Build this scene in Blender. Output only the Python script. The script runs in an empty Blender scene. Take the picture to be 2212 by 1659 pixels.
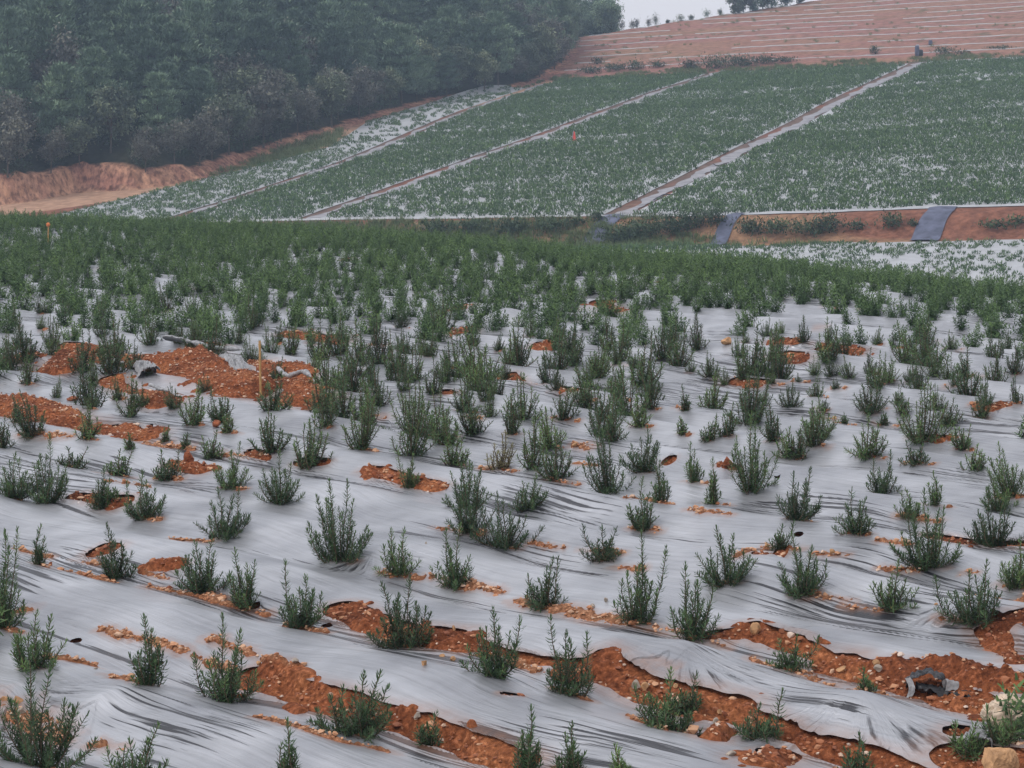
import bpy, math
import numpy as np
PI = math.pi
R = math.radians

# ------------------------------------------------------------------ camera, sky, sun, exposure
# photo grid used for measuring: 2212 x 1659; f = 4791 of those units; horizon at row 200
F, CX, HY, ZC = 4791.0, 1106.0, 200.0, 2.7
scene = bpy.context.scene
COL = scene.collection
cam = bpy.data.cameras.new('camera')
cam.sensor_width = 36.0
cam.lens = 36.0 * F / 2212.0
cam.shift_y = -(829.5 - HY) / 2212.0
cam.clip_start = 0.1
cam.clip_end = 3000
camo = bpy.data.objects.new('camera', cam)
COL.objects.link(camo)
camo.location = (0, 0, ZC)
camo.rotation_euler = (R(90), 0, 0)
scene.camera = camo

world = bpy.data.worlds.new('World')
scene.world = world
world.use_nodes = True
wn, wl = world.node_tree.nodes, world.node_tree.links
wn.clear()
sky = wn.new('ShaderNodeTexSky')
sky.sky_type = 'NISHITA'
sky.sun_disc = False
SUN_EL, SUN_AZ = 52.0, -115.0        # azimuth from +Y towards +X, degrees
sky.sun_elevation = R(SUN_EL)
sky.sun_rotation = R(SUN_AZ)
sky.air_density = 1.0
sky.dust_density = 6.0
sky.ozone_density = 1.0
hsv = wn.new('ShaderNodeHueSaturation')
hsv.inputs['Saturation'].default_value = 0.18
hsv.inputs['Value'].default_value = 1.0
tintn = wn.new('ShaderNodeMix')
tintn.data_type = 'RGBA'
tintn.blend_type = 'MULTIPLY'
tintn.inputs[0].default_value = 1.0
tintn.inputs[7].default_value = (0.99, 0.98, 1.01, 1)
bg = wn.new('ShaderNodeBackground')
bg.inputs['Strength'].default_value = 0.12
wo = wn.new('ShaderNodeOutputWorld')
wl.new(sky.outputs[0], hsv.inputs['Color'])
wl.new(hsv.outputs[0], tintn.inputs[6])
cloud = wn.new('ShaderNodeMix')            # even cloud cover over the clear sky
cloud.data_type = 'RGBA'
cloud.inputs[0].default_value = 0.6
cloud.inputs[7].default_value = (11.6, 11.45, 12.1, 1)
wl.new(tintn.outputs[2], cloud.inputs[6])
wl.new(cloud.outputs[2], bg.inputs['Color'])
wl.new(bg.outputs[0], wo.inputs['Surface'])

sun = bpy.data.lights.new('sun', 'SUN')
sun.energy = 0.85
sun.angle = R(16)
sun.color = (1.0, 0.96, 0.9)
suno = bpy.data.objects.new('sun', sun)
COL.objects.link(suno)
suno.rotation_euler = (R(90 - SUN_EL), 0, R(180 - SUN_AZ))

scene.view_settings.view_transform = 'Standard'
scene.view_settings.look = 'None'
scene.view_settings.exposure = 0.0
scene.view_settings.gamma = 1.0
scene.cycles.max_bounces = 5
scene.cycles.diffuse_bounces = 2
scene.cycles.glossy_bounces = 2
scene.cycles.transparent_max_bounces = 6
scene.cycles.volume_bounces = 0

# ------------------------------------------------------------------ helpers
def hash2(ix, iy, seed):
    n = (ix.astype(np.int64) * 374761393 + iy.astype(np.int64) * 668265263 + seed * 974634777) & 0xffffffff
    n = ((n ^ (n >> 13)) * 1274126177) & 0xffffffff
    n = ((n ^ (n >> 16)) * 2246822519) & 0xffffffff
    return ((n ^ (n >> 15)) & 0xffffff) / float(0xffffff)

def vn(x, y, seed=0):
    """value noise, 0..1"""
    x = np.asarray(x, float); y = np.asarray(y, float)
    ix = np.floor(x); iy = np.floor(y)
    fx = x - ix; fy = y - iy
    fx = fx * fx * (3 - 2 * fx); fy = fy * fy * (3 - 2 * fy)
    a = hash2(ix, iy, seed); b = hash2(ix + 1, iy, seed)
    c = hash2(ix, iy + 1, seed); d = hash2(ix + 1, iy + 1, seed)
    return (a * (1 - fx) + b * fx) * (1 - fy) + (c * (1 - fx) + d * fx) * fy

def fbm(x, y, seed=0, octv=3):
    s = 0.0; a = 0.5; t = 0.0
    for k in range(octv):
        s = s + a * vn(x * 2 ** k + 17.3 * k, y * 2 ** k - 9.1 * k, seed + k)
        t += a; a *= 0.5
    return s / t * 2 - 1          # -1..1

def sm(x, a, b):
    t = np.clip((x - a) / (b - a), 0, 1)
    return t * t * (3 - 2 * t)

def mk(name, verts, faces, mat=None, parent=None, attrs=None, smooth=True):
    """one mesh object; faces: array (n,3) or (n,4)"""
    me = bpy.data.meshes.new(name)
    verts = np.asarray(verts, np.float32).reshape(-1, 3)
    faces = np.asarray(faces, np.int32)
    k = faces.shape[1]
    me.vertices.add(len(verts))
    me.vertices.foreach_set('co', verts.ravel())
    me.loops.add(faces.size)
    me.loops.foreach_set('vertex_index', faces.ravel())
    me.polygons.add(len(faces))
    me.polygons.foreach_set('loop_start', np.arange(0, faces.size, k, dtype=np.int32))
    me.polygons.foreach_set('use_smooth', np.full(len(faces), smooth))
    for an, av in (attrs or {}).items():
        av = np.asarray(av, np.float32)
        if av.ndim == 1:
            at = me.attributes.new(an, 'FLOAT', 'POINT')
            at.data.foreach_set('value', av)
        elif av.shape[1] == 2:
            at = me.attributes.new(an, 'FLOAT2', 'POINT')
            at.data.foreach_set('vector', av.ravel())
        else:
            at = me.attributes.new(an, 'FLOAT_COLOR', 'POINT')
            at.data.foreach_set('color', np.hstack([av, np.ones((len(av), 1), np.float32)]).ravel())
    me.update(calc_edges=True)
    if mat: me.materials.append(mat)
    o = bpy.data.objects.new(name, me)
    COL.objects.link(o)
    if parent: o.parent = parent
    return o

def tag(o, label=None, cat=None, group=None, kind=None):
    if label: o['label'] = label
    if cat: o['category'] = cat
    if group: o['group'] = group
    if kind: o['kind'] = kind
    return o

def empty(name, loc, rz=0.0, scale=1.0):
    o = bpy.data.objects.new(name, None)
    o.empty_display_size = 0.2
    COL.objects.link(o)
    o.location = loc
    o.rotation_euler = (0, 0, rz)
    o.scale = (scale,) * 3
    return o

class Geo:
    """collects pieces with equal face size into one mesh"""
    def __init__(s): s.v = []; s.f = []; s.t = []; s.n = 0
    def add(s, v, f, t=None):
        v = np.asarray(v, float).reshape(-1, 3)
        s.v.append(v); s.f.append(np.asarray(f) + s.n)
        s.t.append(np.full(len(v), 0.5) if t is None else np.broadcast_to(np.asarray(t, float), (len(v),)))
        s.n += len(v)
    def arrays(s): return np.vstack(s.v), np.vstack(s.f), np.concatenate(s.t)
    def build(s, name, mat, parent=None, smooth=True):
        v, f, t = s.arrays()
        return mk(name, v, f, mat, parent, {'tint': t}, smooth)

def nrm(a):
    return a / np.maximum(np.linalg.norm(a, axis=-1, keepdims=True), 1e-9)

def tube(pts, rad, n=6):
    pts = np.asarray(pts, float); m = len(pts)
    rad = np.broadcast_to(np.asarray(rad, float), (m,))
    d = nrm(np.gradient(pts, axis=0))
    ref = np.where(np.abs(d[:, 2:3]) > 0.9, [[1., 0, 0]], [[0, 0, 1.]])
    a = nrm(np.cross(d, ref)); b = np.cross(d, a)
    th = np.arange(n) * 2 * PI / n
    v = pts[:, None] + rad[:, None, None] * (a[:, None] * np.cos(th)[None, :, None] + b[:, None] * np.sin(th)[None, :, None])
    i = np.arange(m - 1)[:, None] * n; j = np.arange(n)[None]
    f = np.stack([i + j, i + (j + 1) % n, i + n + (j + 1) % n, i + n + j], -1).reshape(-1, 4)
    return v.reshape(-1, 3), f

def grid_faces(nr, nc):
    i = np.arange(nr - 1)[:, None] * nc; j = np.arange(nc - 1)[None]
    return np.stack([i + j, i + j + 1, i + nc + j + 1, i + nc + j], -1)

# ------------------------------------------------------------------ materials
def mat_new(name):
    m = bpy.data.materials.new(name)
    m.use_nodes = True
    nt = m.node_tree
    return m, nt, nt.nodes, nt.links, nt.nodes['Principled BSDF']

def attr(nt, name):
    a = nt.nodes.new('ShaderNodeAttribute'); a.attribute_name = name; return a

def ramp(nt, stops):
    r = nt.nodes.new('ShaderNodeValToRGB')
    e = r.color_ramp.elements
    e[0].position = stops[0][0]; e[0].color = (*stops[0][1], 1)
    e[1].position = stops[-1][0]; e[1].color = (*stops[-1][1], 1)
    for p, c in stops[1:-1]:
        k = e.new(p); k.color = (*c, 1)
    return r

def noise(nt, scale, detail=4, vec=None, rough=0.55):
    n = nt.nodes.new('ShaderNodeTexNoise')
    n.inputs['Scale'].default_value = scale
    n.inputs['Detail'].default_value = detail
    n.inputs['Roughness'].default_value = rough
    if vec is not None: nt.links.new(vec, n.inputs['Vector'])
    return n

def mixc(nt, fac, a, b, mode='MIX'):
    m = nt.nodes.new('ShaderNodeMix'); m.data_type = 'RGBA'; m.blend_type = mode
    for sock, val in ((0, fac), (6, a), (7, b)):
        if isinstance(val, (int, float)): m.inputs[sock].default_value = val
        elif isinstance(val, tuple): m.inputs[sock].default_value = (*val, 1)
        else: nt.links.new(val, m.inputs[sock])
    return m.outputs[2]

def math_n(nt, op, a, b=None, clamp=False):
    m = nt.nodes.new('ShaderNodeMath'); m.operation = op; m.use_clamp = clamp
    for k, val in ((0, a), (1, b)):
        if val is None: continue
        if isinstance(val, (int, float)): m.inputs[k].default_value = val
        else: nt.links.new(val, m.inputs[k])
    return m.outputs[0]

def bump(nt, height, strength, dist):
    b = nt.nodes.new('ShaderNodeBump')
    b.inputs['Strength'].default_value = strength
    b.inputs['Distance'].default_value = dist
    nt.links.new(height, b.inputs['Height'])
    return b.outputs[0]

def sm_n(nt, v):
    return math_n(nt, 'MULTIPLY', v, 2.5, True)

def pos(nt):
    g = nt.nodes.new('ShaderNodeNewGeometry'); return g

def mat_soil():
    m, nt, N, L, P = mat_new('red_soil')
    g = pos(nt)
    n1 = noise(nt, 2.2, 5, g.outputs['Position'])
    n2 = noise(nt, 38, 4, g.outputs['Position'])
    r = ramp(nt, [(0.3, (0.13, 0.04, 0.017)), (0.5, (0.27, 0.085, 0.034)), (0.75, (0.44, 0.17, 0.07))])
    L.new(n1.outputs['Fac'], r.inputs[0])
    r2 = ramp(nt, [(0.35, (0.45, 0.42, 0.40)), (0.58, (1.0, 1.0, 1.0)), (0.68, (1.55, 1.7, 1.9))])
    L.new(n2.outputs['Fac'], r2.inputs[0])
    c = mixc(nt, 1.0, r.outputs[0], r2.outputs[0], 'MULTIPLY')
    d = attr(nt, 'dry')
    c = mixc(nt, d.outputs['Fac'], c, mixc(nt, 1.0, (0.37, 0.185, 0.10), r2.outputs[0], 'MULTIPLY'))
    L.new(c, P.inputs['Base Color'])
    P.inputs['Roughness'].default_value = 0.95
    P.inputs['Specular IOR Level'].default_value = 0.15
    n3 = noise(nt, 55, 6, g.outputs['Position'], 0.65)
    L.new(bump(nt, n3.outputs['Fac'], 0.9, 0.02), P.inputs['Normal'])
    return m

def mat_film():
    m, nt, N, L, P = mat_new('silver_mulch_film')
    uv = attr(nt, 'rowuv')
    g = pos(nt)
    mp = N.new('ShaderNodeMapping'); mp.inputs['Scale'].default_value = (34, 1.3, 1)
    L.new(uv.outputs['Vector'], mp.inputs['Vector'])
    dn = noise(nt, 1.4, 2, g.outputs['Position'])
    dm = mixc(nt, 0.035, uv.outputs['Vector'], dn.outputs['Color'], 'ADD')
    L.new(dm, mp.inputs['Vector'])
    fine = noise(nt, 1.0, 5, mp.outputs[0], 0.6)
    big = noise(nt, 1.6, 3, g.outputs['Position'])
    base = ramp(nt, [(0.32, (0.26, 0.268, 0.288)), (0.5, (0.36, 0.37, 0.39)), (0.68, (0.47, 0.48, 0.50))])
    L.new(big.outputs['Fac'], base.inputs[0])
    shade = ramp(nt, [(0.3, (0.8, 0.8, 0.8)), (0.5, (1, 1, 1)), (0.75, (1.12, 1.12, 1.13))])
    L.new(fine.outputs['Fac'], shade.inputs[0])
    c = mixc(nt, 1.0, base.outputs[0], shade.outputs[0], 'MULTIPLY')
    # dark streaks: fold shading painted into the colour, plus dark overlap edges
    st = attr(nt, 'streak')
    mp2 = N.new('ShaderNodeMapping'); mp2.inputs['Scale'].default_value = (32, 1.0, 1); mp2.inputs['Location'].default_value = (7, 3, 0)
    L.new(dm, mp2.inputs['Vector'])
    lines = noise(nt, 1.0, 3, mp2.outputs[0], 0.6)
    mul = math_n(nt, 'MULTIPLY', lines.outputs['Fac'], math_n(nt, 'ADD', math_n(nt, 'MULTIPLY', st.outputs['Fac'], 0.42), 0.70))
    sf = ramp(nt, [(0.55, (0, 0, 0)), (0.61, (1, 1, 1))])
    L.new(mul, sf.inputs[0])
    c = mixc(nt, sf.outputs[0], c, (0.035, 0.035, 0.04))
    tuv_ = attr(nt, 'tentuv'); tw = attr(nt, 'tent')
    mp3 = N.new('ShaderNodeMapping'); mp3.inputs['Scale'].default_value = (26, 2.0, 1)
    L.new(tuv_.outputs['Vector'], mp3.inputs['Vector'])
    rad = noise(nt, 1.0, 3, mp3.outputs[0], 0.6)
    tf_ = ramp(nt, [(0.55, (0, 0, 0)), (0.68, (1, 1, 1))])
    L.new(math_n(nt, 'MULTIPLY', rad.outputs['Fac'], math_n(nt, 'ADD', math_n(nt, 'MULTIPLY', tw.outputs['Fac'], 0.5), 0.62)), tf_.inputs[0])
    c = mixc(nt, math_n(nt, 'MULTIPLY', tf_.outputs[0], sm_n(nt, tw.outputs['Fac'])), c, (0.045, 0.045, 0.05))  # shading of the pleats around each tent, painted dark into the colour
    # red dust beside bare soil
    du = attr(nt, 'dust')
    dn2 = noise(nt, 14, 4, g.outputs['Position'])
    df = math_n(nt, 'MULTIPLY', du.outputs['Fac'], dn2.outputs['Fac'])
    c = mixc(nt, df, c, (0.36, 0.17, 0.09))
    L.new(c, P.inputs['Base Color'])
    P.inputs['Roughness'].default_value = 0.36
    P.inputs['Metallic'].default_value = 0.5
    P.inputs['Specular IOR Level'].default_value = 0.6
    h = math_n(nt, 'ADD', fine.outputs['Fac'], math_n(nt, 'MULTIPLY', sf.outputs[0], -0.6))
    h = math_n(nt, 'ADD', h, math_n(nt, 'MULTIPLY', math_n(nt, 'MULTIPLY', rad.outputs['Fac'], tw.outputs['Fac']), 2.0))
    L.new(bump(nt, h, 0.8, 0.014), P.inputs['Normal'])
    return m

def mat_leaf(name, dark, mid, light, back):
    m, nt, N, L, P = mat_new(name)
    t = attr(nt, 'tint')
    r = ramp(nt, [(0.0, dark), (0.5, mid), (1.0, light)])
    oi = N.new('ShaderNodeObjectInfo')
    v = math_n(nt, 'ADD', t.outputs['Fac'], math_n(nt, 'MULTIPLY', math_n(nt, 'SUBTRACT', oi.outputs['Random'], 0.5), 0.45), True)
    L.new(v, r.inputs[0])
    g = pos(nt)
    c = mixc(nt, math_n(nt, 'MULTIPLY', g.outputs['Backfacing'], 0.5), r.outputs[0], back)
    L.new(c, P.inputs['Base Color'])
    P.inputs['Roughness'].default_value = 0.6
    P.inputs['Specular IOR Level'].default_value = 0.3
    return m

def mat_plain(name, col, rough=0.8, nscale=8.0, amt=0.35, bumpd=0.0, spec=0.3, metal=0.0):
    m, nt, N, L, P = mat_new(name)
    tc = N.new('ShaderNodeTexCoord')
    n = noise(nt, nscale, 5, tc.outputs['Object'])
    lo = tuple(c * (1 - amt) for c in col); hi = tuple(min(1, c * (1 + amt)) for c in col)
    r = ramp(nt, [(0.3, lo), (0.7, hi)])
    L.new(n.outputs['Fac'], r.inputs[0])
    L.new(r.outputs[0], P.inputs['Base Color'])
    P.inputs['Roughness'].default_value = rough
    P.inputs['Specular IOR Level'].default_value = spec
    P.inputs['Metallic'].default_value = metal
    if bumpd:
        L.new(bump(nt, n.outputs['Fac'], 0.8, bumpd), P.inputs['Normal'])
    return m

def mat_terrain():
    m, nt, N, L, P = mat_new('far_earth')
    a = attr(nt, 'zone')
    g = pos(nt)
    n = noise(nt, 1.3, 6, g.outputs['Position'])
    r = ramp(nt, [(0.3, (0.68, 0.66, 0.64)), (0.55, (1, 1, 1)), (0.75, (1.28, 1.28, 1.25))])
    L.new(n.outputs['Fac'], r.inputs[0])
    c = mixc(nt, 1.0, a.outputs['Color'], r.outputs[0], 'MULTIPLY')
    mp = N.new('ShaderNodeMapping'); mp.inputs['Scale'].default_value = (2.6, 2.6, 0.25)
    L.new(g.outputs['Position'], mp.inputs['Vector'])
    gn = noise(nt, 1.0, 5, mp.outputs[0], 0.7)
    gr = ramp(nt, [(0.38, (0.45, 0.40, 0.38)), (0.5, (0.95, 0.9, 0.88)), (0.62, (1.35, 1.3, 1.2))])
    L.new(gn.outputs['Fac'], gr.inputs[0])
    cm = attr(nt, 'gully')
    c = mixc(nt, cm.outputs['Fac'], c, mixc(nt, 1.0, c, gr.outputs[0], 'MULTIPLY'))
    L.new(c, P.inputs['Base Color'])
    P.inputs['Roughness'].default_value = 0.95
    P.inputs['Specular IOR Level'].default_value = 0.1
    L.new(bump(nt, n.outputs['Fac'], 0.7, 0.2), P.inputs['Normal'])
    return m

def mat_stones():
    m, nt, N, L, P = mat_new('pebbles')
    t = attr(nt, 'tint')
    r = ramp(nt, [(0.0, (0.20, 0.065, 0.03)), (0.3, (0.33, 0.125, 0.055)), (0.55, (0.48, 0.24, 0.125)), (0.8, (0.55, 0.33, 0.2)), (1.0, (0.6, 0.5, 0.42))])
    L.new(t.outputs['Fac'], r.inputs[0])
    L.new(r.outputs[0], P.inputs['Base Color'])
    P.inputs['Roughness'].default_value = 0.85
    return m

M_SOIL = mat_soil()
M_FILM = mat_film()
M_TERR = mat_terrain()
M_STONE = mat_stones()
M_LEAF = mat_leaf('rosemary_leaf', (0.020, 0.042, 0.018), (0.054, 0.105, 0.040), (0.15, 0.24, 0.07), (0.085, 0.135, 0.07))
M_DRYLEAF = mat_leaf('dry_rosemary_leaf', (0.12, 0.075, 0.04), (0.2, 0.13, 0.07), (0.2, 0.2, 0.09), (0.25, 0.19, 0.12))
M_STEM = mat_plain('woody_stem', (0.13, 0.09, 0.06), 0.8, 20)
M_PINE = mat_leaf('pine_needles', (0.035, 0.065, 0.045), (0.125, 0.195, 0.125), (0.27, 0.36, 0.21), (0.15, 0.21, 0.14))
M_BROAD = mat_leaf('broad_leaves', (0.05, 0.07, 0.045), (0.145, 0.18, 0.11), (0.26, 0.29, 0.16), (0.15, 0.17, 0.11))
M_BROWN = mat_leaf('brownish_leaves', (0.06, 0.055, 0.045), (0.15, 0.15, 0.12), (0.24, 0.23, 0.16), (0.15, 0.15, 0.12))
M_SHRUB = mat_leaf('shrub_leaves', (0.02, 0.04, 0.016), (0.045, 0.08, 0.032), (0.1, 0.14, 0.05), (0.06, 0.09, 0.04))
M_GRASS = mat_leaf('grass_blades', (0.05, 0.08, 0.03), (0.11, 0.16, 0.055), (0.2, 0.22, 0.1), (0.12, 0.15, 0.07))
M_BARK = mat_plain('bark', (0.10, 0.08, 0.065), 0.9, 6)
M_TARP = mat_plain('blue_grey_geotextile', (0.10, 0.11, 0.16), 0.7, 1.5, 0.4, 0.05)
M_LINER = mat_plain('pale_ditch_liner', (0.27, 0.265, 0.28), 0.7, 1.2, 0.3, 0.05)
M_PANEL = mat_plain('far_mulch_film', (0.38, 0.39, 0.40), 0.5, 1.2, 0.15, 0.05, 0.5)
M_BLACK = mat_plain('black_plastic', (0.012, 0.012, 0.014), 0.45, 30, 0.3, 0.0, 0.5)
M_SACK = mat_plain('white_woven_sack', (0.62, 0.5, 0.38), 0.8, 12, 0.35, 0.01)
M_FILMPL = mat_plain('loose_silver_film', (0.26, 0.262, 0.268), 0.5, 22, 0.55, 0.01, 0.5)
M_BAMBOO = mat_plain('bamboo', (0.42, 0.25, 0.1), 0.6, 12, 0.25)
M_REDCL = mat_plain('red_plastic', (0.75, 0.09, 0.06), 0.5, 8, 0.15)
M_ORCL = mat_plain('orange_cloth', (0.62, 0.2, 0.08), 0.8, 8, 0.15)
M_ROCK = mat_plain('ochre_rock', (0.42, 0.24, 0.12), 0.9, 14, 0.45, 0.015)
M_ROCKG = mat_plain('grey_rock', (0.34, 0.29, 0.24), 0.9, 14, 0.4, 0.015)
M_CLOD = mat_plain('soil_clod', (0.24, 0.075, 0.032), 0.95, 30, 0.45, 0.02)

# ------------------------------------------------------------------ the near field surface
ROW, U0 = 1.12, 6.65
crest_px = np.array([-700, 0, 400, 870, 1250, 1640, 1900, 2212, 2900.])
crest_py = np.array([474, 480, 494, 524, 562, 584, 610, 652, 700.])
_ys = np.linspace(20, 110, 1500)
def _drop(y, y0):
    k = 0.09 / y0
    e = np.maximum(0, y - y0)
    e1 = 0.085 / (2 * k)
    return np.where(e < e1, k * e * e, k * e1 * e1 + 0.085 * (e - e1))
def _crest(y0): return np.min(HY + F * (2.7 + 0.0167 * _ys + _drop(_ys, y0)) / _ys)
_y0tab = []
for _t in crest_py:
    lo, hi = 10.0, 100.0
    for _ in range(40):
        mid_ = (lo + hi) / 2
        if _crest(mid_) > _t: lo = mid_
        else: hi = mid_
    _y0tab.append(lo)
_y0tab = np.array(_y0tab)

def rowuv(x, y):
    wob = 0.30 * (vn(x * 0.22 + 4, y * 0.22, 5) - 0.5) + 0.10 * (vn(x * 0.9, y * 0.9, 6) - 0.5)
    u = 0.72 * x + 0.69 * y + wob
    v = -0.69 * x + 0.72 * y
    return u, v

TENTS = []   # (x, y, height, radius)
def near_z(x, y):
    """height of the film surface without wrinkles"""
    x = np.asarray(x, float); y = np.asarray(y, float)
    a = x / np.maximum(y, 1.0) * F + CX
    y0 = np.interp(a, crest_px, _y0tab)
    z = -0.0167 * y - _drop(y, y0)
    u, v = rowuv(x, y)
    f = ((u - U0) / ROW) % 1.0
    amp = 0.10 * np.interp(y, [0, 30, 60], [1, 1, 0.5]) * (0.75 + 0.5 * vn(u * 0.9, v * 0.5, 9))
    z = z + amp * (-0.5 * np.cos(2 * PI * f))
    z = z + 0.07 * fbm(x * 0.45, y * 0.45, 11, 2) + 0.028 * fbm(u * 1.6, v * 0.9, 12, 2) + 0.016 * fbm(u * 3.6, v * 1.8, 13, 2) * np.interp(y, [20, 40], [1, 0])
    return z

# ---- bare soil: polylines of photo points with half widths in metres
CUTS = [  # furrows and torn places, film missing: (points, half width, lift)
 ([(540,1462),(700,1512),(870,1562),(1000,1602),(1115,1655)], .15, -.02),
 ([(735,1318),(800,1345)], .11, .03), ([(800,1345),(920,1380),(1010,1402)], .12, .03),
 ([(1010,1395),(1150,1430),(1290,1450)], .08, 0), ([(1290,1448),(1400,1500),(1560,1540)], .19, .02),
 ([(1560,1540),(1700,1590),(1850,1640),(1990,1675)], .14, 0),
 ([(1550,1375),(1620,1368),(1700,1385)], .15, .03), ([(1700,1390),(1800,1430)], .10, 0),
 ([(1800,1435),(1960,1480),(2100,1530),(2230,1560)], .21, .03),
 ([(1900,1440),(2060,1455),(2240,1480)], .15, .05),
 ([(2240,1320),(2140,1365),(2200,1430)], .12, .03),
 ([(2090,1580),(2240,1600)], .14, 0), ([(2060,1640),(2250,1670)], .2, .02),
 ([(-40,865),(60,890),(150,915)], .34, .1), ([(210,928),(300,950)], .26, .06), ([(20,780),(70,770)], .25, .05),
 ([(150,745),(190,752)], .22, .05), ([(130,800),(200,785),(295,792)], .40, .12), ([(345,795),(400,785),(470,820),(545,850)], .52, .14),
 ([(230,822),(330,850),(365,872)], .25, .03), ([(560,790),(640,830),(650,872)], .33, .08), ([(640,725),(725,742)], .34, .05),
 ([(430,745),(458,755)], .26, .05), ([(165,1075),(255,1088)], .15, .05), ([(385,1003),(440,1018)], .11, .05),
 ([(790,1015),(850,1030),(945,1055)], .085, .04), ([(690,870),(700,860)], .25, .05), ([(1095,815),(1160,828)], .12, 0),
 ([(1215,838),(1240,843)], .16, .02), ([(985,720),(1005,712)], .18, .05), ([(1175,748),(1195,752)], .2, .04),
 ([(1288,658),(1332,668)], .3, .03), ([(1680,735),(1715,738)], .22, .04), ([(1690,770),(1720,775)], .25, .02),
 ([(1790,753),(1850,757)], .24, .02), ([(1600,825),(1635,828)], .2, .02), ([(1985,943),(2050,948)], .1, .02),
 ([(2145,880),(2165,875)], .12, .02), ([(210,1195),(232,1182)], .10, .05), ([(330,1228),(380,1222)], .07, .05),
 ([(970,850),(960,846)], .13, .03), ([(1690,1190),(1640,1198)], .05, .02), ([(2030,1162),(2230,1178)], .11, .0),
 ([(1450,990),(1440,1000)], .05, .0), ([(650,1000),(700,1002)], .08, .03), ([(540,977),(580,992)], .07, .03),
 ([(1540,1600),(1560,1585)], .14, .05), ([(1640,1650),(1670,1630)], .13, .05), ([(1090,1500),(1120,1503)], .045, .03),
 ([(1000,663),(980,668)], .2, .02), ([(1555,1005),(1590,1012)], .05, .04), ([(1080,1013),(1090,1015)], .05, .02)]
PILES = [  # gravel and soil lying on the film or in slits
 ([(220,1358),(330,1385),(430,1423),(520,1453)], .05), ([(100,1222),(170,1240),(245,1258)], .045), ([(325,1270),(400,1283)], .06),
 ([(400,1283),(500,1308),(575,1328)], .045), ([(560,1553),(700,1590),(840,1626)], .05), ([(-20,1515),(60,1555),(130,1600)], .09),
 ([(200,1608),(262,1620)], .04), ([(105,1422),(205,1440)], .05), ([(235,1458),(310,1478)], .05), ([(370,1166),(460,1170)], .045),
 ([(150,1212),(225,1222)], .02), ([(315,1242),(375,1255)], .022), ([(920,1245),(1010,1258),(1082,1280)], .05), ([(850,1245),(890,1252)], .03),
 ([(1250,1188),(1350,1196)], .035), ([(1140,1172),(1215,1184)], .035), ([(1125,1300),(1250,1328),(1400,1350),(1480,1372),(1560,1395)], .075),
 ([(1365,1548),(1440,1578)], .045), ([(1625,1425),(1700,1450),(1800,1485)], .055), ([(1830,1493),(1900,1512)], .03),
 ([(1590,1202),(1690,1188)], .045), ([(1760,1198),(1832,1200)], .035), ([(1900,1168),(1968,1176)], .04), ([(2030,1338),(2140,1352)], .055),
 ([(1900,1228),(1985,1236)], .035), ([(1775,1290),(1850,1298)], .03), ([(1820,1312),(1925,1322)], .04), ([(460,1378),(560,1420),(640,1445)], .06),
 ([(450,1285),(475,1295)], .06), ([(930,1140),(1010,1148)], .02), ([(1330,1226),(1380,1230)], .05), ([(1900,1480),(1960,1500)], .03),
 ([(65,935),(150,942)], .10), ([(470,982),(575,990)], .06), ([(300,958),(390,966)], .1), ([(1240,962),(1270,968)], .08),
 ([(1240,1002),(1290,1006)], .05), ([(1180,1033),(1250,1047)], .045), ([(1040,1012),(1110,1018)], .045), ([(230,1040),(320,1052)], .035),
 ([(1350,1078),(1450,1088)], .03), ([(1490,1100),(1580,1112)], .05), ([(1320,1345),(1380,1352)], .06), ([(800,900),(830,904)], .08),
 ([(900,940),(980,946)], .05), ([(1770,905),(1805,908)], .05), ([(2080,1240),(2110,1235)], .03), ([(2110,1290),(2230,1275)], .06),
 ([(1110,1430),(1160,1450)], .05), ([(860,1398),(900,1402)], .04), ([(1400,1440),(1460,1448)], .03), ([(1010,900),(1040,905)], .06),
 ([(1460,880),(1480,884)],.05), ([(1880,880),(1940,884)],.04), ([(30,1185),(110,1205)],.045), ([(0,1330),(60,1318)],.06)]
HOLES = [(165,1384),(340,1434),(458,1160),(706,1352),(550,1310),(1725,1155),(330,918),(853,915),(1680,1030),(2150,1330)]

def march(px, py, zf, ys):
    px = np.atleast_1d(np.asarray(px, float)); py = np.atleast_1d(np.asarray(py, float))
    X = (px[:, None] - CX) / F * ys[None]; Y = np.broadcast_to(ys[None], X.shape)
    rz = ZC - (py[:, None] - HY) / F * Y
    below = zf(X, Y) > rz
    hitm = below.any(1)
    i = np.where(hitm, below.argmax(1), len(ys) - 1)
    y = ys[i]
    return (px - CX) / F * y, y, hitm
NEAR_YS = 1.0 / np.linspace(1 / 7.0, 1 / 95.0, 5200)
def hit(px, py):
    x, y, h = march(px, py, near_z, NEAR_YS)
    return x, y

def proj(x, y, z): return CX + F * x / y, HY + F * (ZC - z) / y

def to_world_lines(lst):
    out = []
    for it in lst:
        if len(it) == 3 and it[1] > .13: it = (it[0], it[1] * .84, it[2])
        pts = np.array(it[0], float)
        x, y = hit(pts[:, 0], pts[:, 1])
        out.append((np.stack([x, y], 1),) + tuple(it[1:]))
    return out
CUTW = to_world_lines(CUTS); PILEW = to_world_lines(PILES)
hx, hy_ = hit([h[0] for h in HOLES], [h[1] for h in HOLES])
HOLEW = list(zip(hx, hy_))

def seg_dist(x, y, a, b):
    d = b - a; l2 = max(d @ d, 1e-9)
    t = np.clip(((x - a[0]) * d[0] + (y - a[1]) * d[1]) / l2, 0, 1)
    return np.hypot(x - a[0] - t * d[0], y - a[1] - t * d[1])

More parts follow.
